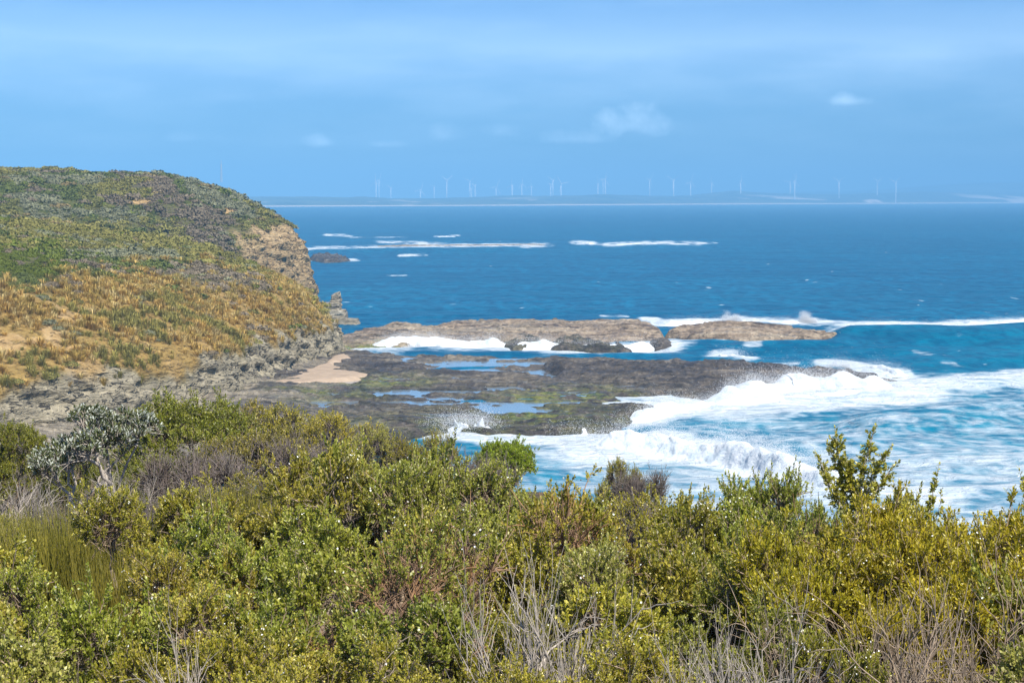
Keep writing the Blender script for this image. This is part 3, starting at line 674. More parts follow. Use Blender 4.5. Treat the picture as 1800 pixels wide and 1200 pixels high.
def breaker(name, pts, width, height, label, seed, group='breaking waves', lean=.25, spray=2400, jag=None):
    p = trace(pts, 0.0); ln = np.concatenate([[0], np.cumsum(np.hypot(*np.diff(p, axis=0).T))])
    nu, nv = int(max(60, ln[-1] * 6)), 64
    u = np.linspace(0, ln[-1], nu); cx, cy_ = np.interp(u, ln, p[:, 0]), np.interp(u, ln, p[:, 1])
    k = np.hanning(9); k /= k.sum()
    pad = lambda a: np.convolve(np.pad(a, 4, 'edge'), k, 'valid')
    cx, cy_ = pad(cx), pad(cy_)
    tx, ty = np.gradient(cx), np.gradient(cy_); l = np.hypot(tx, ty); nx, ny = ty / l, -tx / l
    v = np.linspace(-1, 1, nv); U, Vv = np.meshgrid(u, v, indexing='ij')
    endf = sstep(0, .12, U / ln[-1]) * sstep(1, .86, U / ln[-1])
    hh = height * endf * (.55 + .9 * fbm(U / 6, U * 0, seed=seed, oct=4)); ww = width * (.75 + .5 * fbm(U / 9, U * 0, seed=seed + 1))
    if jag: hh = height * endf * np.clip(2.0 * fbm(U / jag, U * 0, seed=seed, oct=4) - .25, .15, 1.3)
    if height < 1.45 and float(cy_.mean()) > 600: hh = hh * np.clip(2.6 * fbm(U / 14, U * 0, seed=seed + 9, oct=4) - .65, .05, 1.6)
    prof = np.exp(-((Vv - lean) / np.where(Vv > lean, .28, .50)) ** 2) - .10
    X = cx[:, None] + nx[:, None] * Vv * ww; Y = cy_[:, None] + ny[:, None] * Vv * ww
    lum = fbm(X / 2.2, Y / 1.8, seed=seed + 2, oct=5) - .5
    Z = hh * prof + (.95 * lum * hh.clip(.15) * np.clip(prof + .1, 0, 1) * 0.8) - .28
    X = X + .8 * (fbm(X / 1.2, Z / .8, Y / 1.2, seed=seed + 3) - .5); Y = Y + .8 * (fbm(X / 1.2, Z / .8, Y / 1.2, seed=seed + 4) - .5)
    o = empty(name, (float(cx.mean()), float(cy_.mean()), 0)); tag(o, label, 'wave', group)
    off = np.array([cx.mean(), cy_.mean(), 0])
    V = np.stack([X, Y, Z], -1).reshape(-1, 3) - off
    mesh('white_water', V, grid_faces(nu, nv), MAT['foam'], o, smooth=True)
    # drops thrown off the crest
    rng = np.random.default_rng(seed); n = spray
    i = rng.integers(4, nu - 4, n); j = int((lean + 1) / 2 * nv)
    c = np.stack([X[i, j], Y[i, j], Z[i, j]], -1) + rng.normal(0, 1, (n, 3)) * np.array([.7, 1.0, .28]) + np.array([0, 0, .10])
    q = rng.exponential(1, n) * (.30 * height) * rng.random(n); c[:, 2] += q
    keep = hh[i, j] > .3 * height; c = c[keep]
    if len(c): mesh('spray', *flecks(c - off, rng, .012, .034), MAT['spray'], o)
    return o
def flecks(c, rng, a, b):
    """small loose four sided drops, each a real tetrahedron"""
    n = len(c); r = rng.uniform(a, b, n)[:, None, None]
    T = np.array([[1, 1, 1], [1, -1, -1], [-1, 1, -1], [-1, -1, 1]], float) / 1.7
    q = rng.normal(0, 1, (n, 3, 3)); q, _ = np.linalg.qr(q)
    V = c[:, None, :] + np.einsum('ij,njk->nik', T, q) * r
    F = np.array([[0, 1, 2], [0, 3, 1], [0, 2, 3], [1, 3, 2]])
    return V.reshape(-1, 3), (np.arange(n)[:, None, None] * 4 + F).reshape(-1, 3)
def burst(pts, height, depth, n, label, seed, group='bursts of spray', name='spray_burst', size=(.012, .036)):
    """water thrown up along a line on the rocks: jets of drops that thin out upwards"""
    rng = np.random.default_rng(seed); p = trace(pts, .3)
    ln = np.concatenate([[0], np.cumsum(np.hypot(*np.diff(p, axis=0).T))]); u = rng.uniform(0, ln[-1], n)
    jets = fbm(u / .55, u * 0, seed=seed, oct=4); env = np.sin(np.pi * np.clip(u / ln[-1], .02, .98)) ** .6
    hmax = height * env * np.clip((jets - .38) * 3.6, .05, 1.35)
    z = hmax * rng.beta(1.0, 1.5, n)
    x = np.interp(u, ln, p[:, 0]) + rng.normal(0, .16 + .10 * z, n); y = np.interp(u, ln, p[:, 1]) + rng.normal(0, depth, n)
    c = np.stack([x, y, z - .1], -1); off = np.array([c[:, 0].mean(), c[:, 1].mean(), 0.0])
    o = mesh(name, *flecks(c - off, rng, *size), MAT['spray']); o.location = off
    return tag(o, label, 'spray', group)
breaker('breaking_wave', [(1010, 778), (1060, 782), (1110, 786), (1190, 792), (1290, 806), (1370, 824), (1440, 846), (1520, 862), (1600, 872)], 4.6, 1.55, 'long rolling white breaker nearest the scrub, its crest falling to the right', 201, spray=16000)
breaker('breaking_wave', [(1092, 738), (1130, 730), (1180, 722), (1240, 716), (1310, 712), (1380, 704)], 4.5, 1.3, 'white wave smashing on the blunt corner of the rock platform', 202, spray=12000)
breaker('breaking_wave', [(1240, 712), (1300, 700), (1370, 690), (1440, 688), (1520, 692), (1600, 692)], 5.5, 2.3, 'tall white wave piling up under the long dark rock ridge', 203, spray=18000)
breaker('breaking_wave', [(1230, 706), (1300, 710), (1380, 704), (1460, 700), (1540, 694)], 3.6, .9, 'low second line of white water below the tall wave by the ridge', 206, spray=2400)
breaker('breaking_wave', [(640, 612), (700, 606), (760, 604), (830, 605), (910, 608)], 4.2, 1.45, 'white surf rushing into the landward end of the channel beside green algae', 204, spray=9000)
breaker('breaking_wave', [(890, 611), (960, 612), (1030, 614), (1100, 614), (1160, 612)], 3.6, 1.2, 'white surf running over dark rocks in the seaward half of the channel', 205, spray=5000)
breaker('breaking_wave', [(1440, 643), (1475, 642), (1510, 646), (1550, 651), (1600, 658)], 2.0, .8, 'white wave lapping over the seaward tip of the dark ridge', 207, spray=2400)
breaker('breaking_wave', [(1255, 630), (1280, 629), (1300, 630), (1318, 632)], 1.8, .95, 'small rounded white breaker just behind the dark ridge', 208, spray=1866)
breaker('breaking_wave', [(1480, 573), (1560, 575), (1640, 575), (1720, 573), (1810, 570), (1900, 567)], 5.0, 1.0, 'long white breaker running seaward from the tip of the islet', 209, spray=5000)
breaker('breaking_wave', [(1150, 570), (1200, 569), (1280, 566), (1360, 568), (1440, 570)], 4.0, 1.0, 'white surf breaking behind the reddish islet', 210, spray=5000)
breaker('breaking_wave', [(550, 440), (620, 439), (720, 438), (830, 437), (940, 433)], 6.0, .5, 'longest white breaker in front of the far reef', 211, spray=0)
breaker('breaking_wave', [(665, 428), (700, 428), (760, 430), (830, 430)], 4.5, .55, 'white breaker curling behind the far reef', 212, spray=0)
breaker('breaking_wave', [(1070, 431), (1120, 429), (1180, 429), (1240, 428)], 6.0, .6, 'white breaker on the sunken seaward end of the far reef', 213, spray=0)
breaker('breaking_wave', [(1012, 428), (1028, 428), (1046, 429)], 5.0, .9, 'short white breaker in the gap between the two far reef breakers', 214, spray=0)
breaker('breaking_wave', [(765, 417), (785, 416), (808, 416)], 4.0, .9, 'tiny peaked whitecap farther out than the far reef', 215, spray=0)
breaker('breaking_wave', [(755, 765), (800, 766), (835, 766), (875, 766)], 1.6, 1.5, 'jagged white splash leaping up the near edge of the rock platform', 216, spray=9000, jag=.45)
breaker('breaking_wave', [(950, 766), (1010, 766), (1050, 765), (1095, 760)], 1.2, .9, 'thin white trickles along the right half of the near platform edge', 217, spray=2000, jag=.6)
burst([(1262, 566), (1285, 564), (1306, 565)], 1.7, .8, 30000, 'white spray rising behind the middle of the reddish islet', 304, size=(.01, .034))
burst([(1400, 566), (1418, 566), (1436, 567)], 2.2, .8, 40000, 'tallest plume of spray, behind the seaward end of the islet', 305, size=(.01, .034))
burst([(690, 612), (740, 608), (780, 608)], 1.5, .7, 20000, 'white spray at the head of the surf channel', 307, size=(.015, .045))
burst([(1448, 643), (1475, 642), (1500, 646)], 1.4, .5, 16000, 'white spray tossed over the tip of the dark ridge', 309)

# ------------------------------------------------------------------ plants on the headland
def veg_material(name, rough=.9, trans=.25):
    s = NT(name)
    oi = s.N.new('ShaderNodeObjectInfo')
    c = s.mix(1.0, oi.outputs['Color'], s.attr('tint', 'Color'), 'MULTIPLY')
    s.set(color=c, rough=rough, spec=.15)
    t = s.N.new('ShaderNodeBsdfTranslucent'); s.L.new(c, t.inputs[0])
    mx = s.N.new('ShaderNodeMixShader'); mx.inputs[0].default_value = trans
    s.L.new(s.b.outputs[0], mx.inputs[1]); s.L.new(t.outputs[0], mx.inputs[2]); s.L.new(mx.outputs[0], s.out.inputs[0])
    MAT[name] = s.m
veg_material('heath_leaf'); veg_material('dry_grass')

def unit(v): return v / (np.linalg.norm(v, axis=-1, keepdims=True) + 1e-9)
def tussock_arrays(rng, n, ht, spread, wid):
    """a tuft of arching blades: V (n,5,3), F"""
    az = rng.uniform(0, 2 * np.pi, n); b = np.stack([np.cos(az), np.sin(az), 0 * az], -1)
    root = b * (rng.uniform(0, .22, n) * spread)[:, None]
    L = ht * rng.uniform(.6, 1.15, n)[:, None]; lean = rng.uniform(.15, .95, n)[:, None] * spread
    mid = root + b * lean * .38 + np.array([0, 0, 1]) * L * .68
    tip = root + b * lean * 1.05 + np.array([0, 0, 1]) * L * (1.02 - .45 * lean / spread)
    sd = np.stack([-np.sin(az), np.cos(az), 0 * az], -1) * wid * .5
    V = np.stack([root - sd, root + sd, mid - sd * .9, mid + sd * .9, tip], 1)
    F = np.array([[0, 1, 3], [0, 3, 2], [2, 3, 4]])
    return V.reshape(-1, 3), (np.arange(n)[:, None, None] * 5 + F).reshape(-1, 3)
def dome_arrays(rng, n, R, H, leaf):
    """a low mound of leaf clumps, ragged and lumpy"""
    th = rng.uniform(0, 2 * np.pi, n); ph = np.arccos(rng.uniform(0, 1, n)); d = np.stack([np.cos(th) * np.sin(ph), np.sin(th) * np.sin(ph), np.cos(ph)], -1)
    lum = 1 + .55 * (fbm(d[:, 0] * 2.6 + 9, d[:, 1] * 2.6, d[:, 2] * 2.6, seed=int(rng.integers(999)), oct=3) - .5)
    P = d * np.array([R, R, H]) * (lum * rng.uniform(.70, 1.04, n))[:, None]
    nrm = unit(d + rng.normal(0, .7, (n, 3))); up = unit(rng.normal(0, 1, (n, 3)) + np.array([0, 0, .8]))
    a = unit(np.cross(nrm, up)); b = np.cross(nrm, a); sz = (leaf * rng.uniform(.6, 1.4, n))[:, None]
    V = np.stack([P - a * sz * .5, P - b * sz * .5 * 1.3, P + a * sz * .5, P + b * sz * .5 * 1.3], 1)
    return V.reshape(-1, 3), np.arange(n * 4).reshape(-1, 4)
PAL = {'olive': (.175, .17, .05), 'yellow': (.225, .205, .06), 'dark': (.12, .14, .038), 'grey': (.215, .215, .125), 'purple': (.21, .17, .115), 'tan': (.27, .21, .095), 'green': (.13, .155, .025)}
def shrub_colour(x, y, z, far, rng):
    a = fbm(x / 15, y / 24, seed=91, oct=3); b = fbm(x / 12 + 40, y / 18, seed=92, oct=3); r = rng.random(len(x))
    k = np.full(len(x), 'olive', object)
    k[a > .55] = 'dark'; k[(b > .55)] = 'grey'; k[(b < .40)] = 'purple'; k[(a < .44)] = 'yellow'
    m = r < .10; k[m] = rng.choice(['tan', 'grey', 'green', 'purple'], m.sum())
    px, py = project(x, y, z)
    gl = (px < 110) & (py > 425) & (py < 486); k[gl & (r < .9)] = 'green'
    yl = (py > 385) & (py < 440) & (px < 330) & (r > .35); k[yl] = 'yellow'
    c = np.array([PAL[q] for q in k]) * rng.uniform(.85, 1.18, (len(x), 1)) * (1 - .06 * sstep(320, 350, y))[:, None]
    return c, k
def scatter(rng, weight, n, minpx=-60):
    w = weight.copy(); PXh, PYh = project(HL['X'], HL['Y'], HL['Z'])
    w[(PXh < minpx) | (PXh > 640) | (PYh < 270)] = 0
    ar = np.abs(np.gradient(HL['X'], axis=1) * np.gradient(HL['Y'], axis=0)) * np.sqrt(1 + np.minimum(HL['slope'], 3) ** 2)
    w = (w * ar).ravel(); cs = np.cumsum(w); i = np.searchsorted(cs, rng.random(n) * cs[-1])
    return i
def merged(parts):
    Vs, Fs, Ts = [], [], []; n = 0
    for V, F, T in parts:
        Vs.append(V); Fs.append(F + n); Ts.append(T); n += len(V)
    return np.concatenate(Vs), np.concatenate(Fs), np.concatenate(Ts)
def headland_plants():
    rng = np.random.default_rng(17)
    X, Y, Z = HL['X'].ravel(), HL['Y'].ravel(), HL['Z'].ravel()
    # --- golden tussocks
    clump = sstep(.34, .52, fbm(HL['X'] / 5, HL['Y'] / 5, HL['Z'] / 5, seed=93, oct=3))
    wt = HL['dry'] * (1 - .95 * HL['bare']) * (1 - HL['rock']) * (.25 + clump) * sstep(3, .9, HL['slope'] * .9) + .05 * HL['rock'] * (HL['Z'] > 3) * (1 - HL['far'])
    i = scatter(rng, wt, 4800); i = i[np.argsort(Y[i] + 6 * rng.random(len(i)))]
    tus = [tussock_arrays(np.random.default_rng(400 + k), 70, .80, .80, .036) for k in range(5)]
    tm = [mesh('dry_grass_tuft', V, F, MAT['dry_grass'], attrs={'tint': np.repeat(np.random.default_rng(k).uniform(.7, 1.25, (70, 1)), 5, 0) * np.ones(3)}, link=False).data for k, (V, F) in enumerate(tus)]
    gold = np.array([(.50, .335, .095), (.56, .39, .125), (.46, .325, .085), (.56, .44, .19), (.40, .31, .09)])
    cv = gold[rng.integers(0, 5, len(i))] * rng.uniform(.8, 1.2, (len(i), 1))
    grn = fbm(X[i] / 6, Y[i] / 6, seed=96) > .64; cv[grn] = np.array([.32, .28, .075]) * rng.uniform(.8, 1.2, (grn.sum(), 1))
    sc = rng.uniform(.55, 1.35, len(i)); rz = rng.uniform(0, 6.28, len(i))
    near = i[:290]
    for k, j in enumerate(near):
        o = bpy.data.objects.new('grass_tussock', tm[k % 5]); COL.objects.link(o)
        o.location = (X[j], Y[j], Z[j] - .08); o.rotation_euler = (0, 0, rz[k]); o.scale = (sc[k],) * 2 + (sc[k] * rng.uniform(.8, 1.2),); o.color = (*cv[k], 1)
        tag(o, 'golden dry grass tussock on the near headland slope', 'grass tussock', 'golden tussocks on the near headland slope')
    small = [tussock_arrays(np.random.default_rng(500 + k), 38, .80, .80, .048) for k in range(5)]
    parts = []
    for k in range(290, len(i)):
        V, F = small[k % 5]; c, s_ = math.cos(rz[k]), math.sin(rz[k]); W = V * sc[k]
        W = np.stack([W[:, 0] * c - W[:, 1] * s_, W[:, 0] * s_ + W[:, 1] * c, W[:, 2]], -1) + [X[i[k]], Y[i[k]], Z[i[k]] - .08]
        parts.append((W, F, np.repeat(cv[k] * rng.uniform(.75, 1.2, (38, 1)), 5, 0)))
    V, F, T = merged(parts)
    o = mesh('dry_grass', V, F, MAT['dry_grass'], attrs={'tint': T}); o.color = (1, 1, 1, 1)
    tag(o, 'sweep of golden tussock grass farther along the headland slope', 'grass', kind='stuff')
    # --- heath
    wh = np.clip(1 - HL['dry'] * 1.15, 0, 1) * (1 - HL['rock']) * (1 - HL['bare']) * sstep(2.2, 1.0, HL['slope']) * (HL['Z'] > 2)
    wh = wh + .05 * HL['dry'] * (1 - HL['rock'])
    wh = wh * np.where(HL['Y'] < 300, 1.5, 1.0)
    i = scatter(rng, wh, 9500); i = i[np.argsort(Y[i] + 8 * rng.random(len(i)))]
    cv, kk = shrub_colour(X[i], Y[i], Z[i], HL['far'].ravel()[i], rng)
    big = [dome_arrays(np.random.default_rng(600 + k), 480, .80, .42, .10) for k in range(5)]
    bm = [mesh('heath_mound', V, F, MAT['heath_leaf'], attrs={'tint': np.repeat(np.random.default_rng(k).uniform(.8, 1.2, (480, 1)), 4, 0) * np.ones(3)}, link=False).data for k, (V, F) in enumerate(big)]
    sc = rng.uniform(.5, 1.3, len(i)) * np.where(Y[i] > 330, 1.3, .95) * (1 + .5 * (rng.random(len(i)) < .08)); rz = rng.uniform(0, 6.28, len(i))
    word = {'olive': 'olive green', 'yellow': 'bright yellow green', 'dark': 'dark green', 'grey': 'pale grey green', 'purple': 'purplish brown', 'tan': 'tan brown', 'green': 'fresh green'}
    for k, j in enumerate(i[:290]):
        o = bpy.data.objects.new('heath_shrub', bm[k % 5]); COL.objects.link(o)
        o.location = (X[j], Y[j], Z[j] - .06); o.rotation_euler = (0, 0, rz[k]); o.scale = (sc[k], sc[k], sc[k] * rng.uniform(.8, 1.3)); o.color = (*cv[k], 1)
        tag(o, f'low rounded {word[kk[k]]} heath shrub on the near headland', 'shrub', f'{word[kk[k]]} heath shrubs on the near headland')
    sm = [dome_arrays(np.random.default_rng(700 + k), 110, .86, .44, .19) for k in range(6)]
    parts = []
    for k in range(290, len(i)):
        V, F = sm[k % 6]; c, s_ = math.cos(rz[k]), math.sin(rz[k]); W = V * sc[k]
        W = np.stack([W[:, 0] * c - W[:, 1] * s_, W[:, 0] * s_ + W[:, 1] * c, W[:, 2]], -1) + [X[i[k]], Y[i[k]], Z[i[k]] - .05]
        parts.append((W, F, np.repeat(cv[k] * rng.uniform(.82, 1.2, (110, 1)), 4, 0)))
    V, F, T = merged(parts)
    o = mesh('heath', V, F, MAT['heath_leaf'], attrs={'tint': T}); o.color = (1, 1, 1, 1)
    tag(o, 'mixed green, grey and purple heath covering the headland top', 'heath', kind='stuff')
headland_plants()
# ------------------------------------------------------------------ the scrub in front: plant builders
def tubes(P, R, sides=4):
    """P (T,n,3) centre lines, R (T,n) radii -> one surface per line, vectorised"""
    T, n, _ = P.shape
    tan = unit(np.gradient(P, axis=1)); ref = np.where(np.abs(tan[:, :1, 2:3]) > .9, np.array([1., 0, 0]), np.array([0, 0, 1.]))
    a = unit(np.cross(tan, np.broadcast_to(ref, tan.shape))); b = np.cross(tan, a)
    th = np.arange(sides) * 2 * np.pi / sides
    V = P[:, :, None, :] + R[:, :, None, None] * (a[:, :, None, :] * np.cos(th)[:, None] + b[:, :, None, :] * np.sin(th)[:, None])
    idx = np.arange(T * n * sides).reshape(T, n, sides); nx = np.roll(idx, -1, 2)
    F = np.stack([idx[:, :-1], nx[:, :-1], nx[:, 1:], idx[:, 1:]], -1).reshape(-1, 4)
    return V.reshape(-1, 3), F
def curve(A, B, rng, n, up=.25, wob=.06):
    """bent lines from A to B, leaving A upwards"""
    t = np.linspace(0, 1, n)[None, :, None]; d = np.linalg.norm(B - A, axis=1)[:, None, None]
    C = (A + (B - A) * .45)[:, None, :] + np.array([0, 0, 1]) * d * up + rng.normal(0, wob, (len(A), 1, 3)) * d
    P = (1 - t) ** 2 * A[:, None] + 2 * t * (1 - t) * C + t ** 2 * B[:, None]
    return P + rng.normal(0, wob * .22, P.shape) * d * np.sin(np.pi * t)
def leaves(P, D, L, m, ln, wd, rng, inc=(35, 70), tipbunch=True):
    """m leaves spiralling up each sprig: P base (S,3), D direction (S,3), L length (S)"""
    S = len(P); k = np.arange(m)[None, :]; t = ((k + rng.random((S, m))) / m) ** .8
    ref = unit(rng.normal(0, 1, (S, 3))); u = unit(np.cross(D, ref)); v = np.cross(D, u)
    an = k * 2.4 + rng.uniform(0, 6.28, (S, 1)) + rng.normal(0, .4, (S, m))
    o = u[:, None] * np.cos(an)[..., None] + v[:, None] * np.sin(an)[..., None]
    ic = np.radians(rng.uniform(*inc, (S, m)) * (1 - .45 * t))[..., None]
    d = unit(D[:, None] * np.cos(ic) + o * np.sin(ic) + rng.normal(0, .12, (S, m, 3)))
    base = P[:, None] + D[:, None] * (L[:, None] * t)[..., None]
    sd = unit(np.cross(d, o) + rng.normal(0, .25, (S, m, 3))); nr = np.cross(sd, d)
    l = (ln * rng.uniform(.6, 1.2, (S, m)) * (1 - .3 * t))[..., None]; w = wd * rng.uniform(.7, 1.2, (S, m))[..., None] * .5
    V = np.stack([base, base + d * l * .58 + sd * w + nr * w * .35, base + d * l, base + d * l * .58 - sd * w + nr * w * .35], 2).reshape(-1, 3)
    n = S * m; F = (np.arange(n)[:, None, None] * 4 + np.array([[0, 1, 2], [0, 2, 3]])).reshape(-1, 3)
    r = np.repeat(np.clip(rng.random(n) * .42 + .30 * np.repeat(rng.random(S), m) + .30 * t.ravel() - .02, 0, 1), 4)
    return V, F, r
def cat(parts):
    Vs, Fs, n, A = [], [], 0, []
    for p in parts:
        Vs.append(p[0]); Fs.append(p[1] + n); n += len(p[0])
        A.append(p[2] if len(p) > 2 else np.zeros(len(p[0])))
    return np.concatenate(Vs), Fs, np.concatenate(A)
def lumps_of(rng, K, R, z0, z1, lr):
    a = np.arange(K) * 2.4 + rng.uniform(0, 6); r = R * np.sqrt((np.arange(K) + .3) / K) * .72
    c = np.stack([r * np.cos(a), r * np.sin(a), rng.uniform(z0, z1, K) - .25 * (r / R) * (z1 - z0)], -1)
    return c, lr * rng.uniform(.75, 1.15, K)
def tips_on(rng, c, lr, n, flat=.85, zmin=-.35, inner=.82):
    T, D = [], []
    while sum(map(len, T)) < n:
        k = rng.choice(len(c), n, p=lr ** 2 / (lr ** 2).sum()); d = unit(rng.normal(0, 1, (n, 3)) + np.array([0, 0, .35])); d = d[d[:, 2] > zmin]; k = k[:len(d)]
        p = c[k] + d * (lr[k] * rng.uniform(.72, 1.08, len(d)))[:, None] * np.array([1, 1, flat])
        q = np.linalg.norm((p[:, None] - c[None]) / np.array([1, 1, flat]), axis=2) / lr[None]; q[np.arange(len(p)), k] = 9
        ok = q.min(1) > inner; T.append(p[ok]); D.append(d[ok])
    return np.concatenate(T)[:n], np.concatenate(D)[:n]
def shrub_mesh(seed, R=.62, H=1.5, K=11, n2=8, ntw=420, nsp=6, m=15, ln=.027, wd=.0135, up=.48, flowers=40, trunk=.022, lr=.225, z0=.48, z1=.95, spl=(.05, .10), leafy=1.0, zmin=-.35, inc=(35, 70), stems=5, flat=.85, twig_r=.0026):
    """wood, foliage and blossom of one many stemmed shrub"""
    rng = np.random.default_rng(seed)
    c, lr_ = lumps_of(rng, K, R, z0 * H, z1 * H, lr)
    T, D = tips_on(rng, c, lr_, ntw, flat, zmin)
    D = unit(D * (1 - up) + np.array([0, 0, up]) + rng.normal(0, .28, D.shape))
    spike = rng.random(len(T)) < .14; T = T + D * (np.where(spike, rng.uniform(.04, .16, len(T)), 0))[:, None]
    L1 = c + np.array([0, 0, -.55]) * lr_[:, None] * flat
    n2t = n2 * K; s2 = T[rng.choice(len(T), n2t, replace=False)]
    own = np.argmin(np.linalg.norm(s2[:, None] - L1[None], axis=2), 1); L2 = s2 + (L1[own] - s2) * rng.uniform(.42, .62, (n2t, 1))
    tw = np.argmin(np.linalg.norm(T[:, None] - L2[None], axis=2) + rng.random((len(T), n2t)) * .05, 1)
    b = np.stack([rng.normal(0, .07, stems), rng.normal(0, .07, stems), np.zeros(stems) - .06], -1)
    sb = b[np.argmin(np.linalg.norm(L1[:, None, :2] * .5 - b[None, :, :2], axis=2), 1)]
    w1 = curve(sb, L1, rng, 9, .12, .16); w2 = curve(L1[own], L2, rng, 6, .12, .10); w3 = curve(L2[tw], T, rng, 5, .10, .08)
    g = lambda a, e, n, T_: np.linspace(a, e, n)[None] * rng.uniform(.75, 1.25, (T_, 1))
    W = [tubes(w1, g(trunk, trunk * .55, 9, K), 6), tubes(w2, g(trunk * .5, trunk * .24, 6, n2t), 5), tubes(w3, g(twig_r * 1.7, twig_r * .7, 5, len(T)), 3)]
    # dead side twigs inside the crown
    nd = ntw * 3; pi = rng.integers(0, len(L2), nd); q = L2[pi] + rng.normal(0, .02, (nd, 3)); e = q + unit(rng.normal(0, 1, (nd, 3)) + np.array([0, 0, .5])) * rng.uniform(.05, .17, (nd, 1))
    W.append(tubes(curve(q, e, rng, 4, .05, .1), np.linspace(twig_r * .9, twig_r * .4, 4)[None] * np.ones((nd, 1)), 3))
    # sprigs: one at every tip, more along the twig
    lt = rng.random(len(T)) < leafy
    P0 = [T[lt] - D[lt] * .05]; D0 = [D[lt]]
    for k in range(nsp - 1):
        f = rng.uniform(.35, .98, lt.sum()); i0 = np.minimum((f * 4).astype(int), 3); ff = f * 4 - i0
        sel = w3[lt]; ii = np.arange(len(sel)); p = sel[ii, i0] * (1 - ff)[:, None] + sel[ii, i0 + 1] * ff[:, None]
        P0.append(p); D0.append(unit(D[lt] * .7 + rng.normal(0, .55, (lt.sum(), 3)) + np.array([0, 0, .25])))
    P0, D0 = np.concatenate(P0), np.concatenate(D0); L = rng.uniform(*spl, len(P0))
    W.append(tubes(np.stack([P0, P0 + D0 * L[:, None]], 1), np.array([[twig_r * .7, twig_r * .4]]) * np.ones((len(P0), 1)), 3))
    V, F, r = leaves(P0, D0, L, m, ln, wd, rng, inc)
    out = {}
    wv, wf, _ = cat(W); out['branches'] = (wv, wf, None); out['foliage'] = (V, F, r)
    if flowers:
        top = np.argsort(-(T[:, 2] + rng.random(len(T)) * .5))[:flowers]; cl = np.repeat(top, 4)
        cen = T[cl] + D[cl] * .02 + rng.normal(0, .028, (len(cl), 3))
        nr = unit(D[cl] + rng.normal(0, .6, cen.shape) + np.array([-.3, -.5, .2])); a = unit(np.cross(nr, rng.normal(0, 1, cen.shape))); bb = np.cross(nr, a)
        th = np.arange(10) * np.pi / 5; rr = np.where(np.arange(10) % 2 == 0, .0060, .0032)[None, :, None] * rng.uniform(.7, 1.25, (len(cl), 1, 1))
        ring = cen[:, None] + rr * (a[:, None] * np.cos(th)[None, :, None] + bb[:, None] * np.sin(th)[None, :, None]) + nr[:, None] * rr * .25
        FV = np.concatenate([cen[:, None], ring], 1); idx = np.arange(len(cl))[:, None, None] * 11
        tri = np.stack([np.zeros(10, int), 1 + np.arange(10), 1 + (np.arange(10) + 1) % 10], -1)
        out['blossom'] = (FV.reshape(-1, 3), (idx + tri).reshape(-1, 3), None)
    return out
def dead_mesh(seed, H=1.2, R=.45, stems=12, kids=(6, 5), r0=.011, up=.8):
    """leafless branches forking upwards"""
    rng = np.random.default_rng(seed)
    b = np.stack([rng.normal(0, .06, stems), rng.normal(0, .06, stems), np.zeros(stems) - .05], -1)
    az = np.arange(stems) * 2.4; rad = R * rng.uniform(.2, .9, stems)
    e = np.stack([rad * np.cos(az), rad * np.sin(az), H * rng.uniform(.55, .9, stems)], -1)
    W = []; cur = curve(b, e, rng, 9, .22, .10); W.append(tubes(cur, np.linspace(r0, r0 * .4, 9)[None] * rng.uniform(.6, 1.3, (stems, 1)), 5))
    lv = cur; rr = r0 * .5; ln = H * .42
    for kk in kids:
        n = lv.shape[0] * kk; src = np.repeat(np.arange(lv.shape[0]), kk); f = rng.uniform(.35, 1.0, n) * (lv.shape[1] - 1); i0 = np.minimum(f.astype(int), lv.shape[1] - 2); ff = (f - i0)[:, None]
        p = lv[src, i0] * (1 - ff) + lv[src, i0 + 1] * ff; t = unit(lv[src, i0 + 1] - lv[src, i0])
        d = unit(t * .9 + rng.normal(0, .42, (n, 3)) + np.array([0, 0, .30 * up])); q = p + d * (ln * rng.uniform(.45, 1.1, (n, 1)))
        lv = curve(p, q, rng, 6, .06, .09); W.append(tubes(lv, np.linspace(rr, rr * .38, 6)[None] * rng.uniform(.7, 1.2, (n, 1)), 4 if rr > .003 else 3)); rr *= .52; ln *= .52
    V, F, _ = cat(W); return {'branches': (V, F, None)}
def rush_mesh(seed, n=1500, R=.40, H=.75):
    rng = np.random.default_rng(seed); az = rng.uniform(0, 6.28, n); rr = R * np.sqrt(rng.random(n)) * .55
    b = np.stack([rr * np.cos(az), rr * np.sin(az), 0 * az - .04], -1); ln = rng.uniform(.5, 1.05, n) * H
    e = b + np.stack([np.cos(az) * rr * .9 + rng.normal(0, .09, n), np.sin(az) * rr * .9 + rng.normal(0, .09, n), ln], -1)
    P = curve(b, e, rng, 5, .12, .05); V, F = tubes(P, np.array([[.0022, .0024, .0022, .0018, .0006]]) * rng.uniform(.8, 1.5, (n, 1)), 3)
    return {'foliage': (V, F, np.repeat(rng.random(n), 15))}
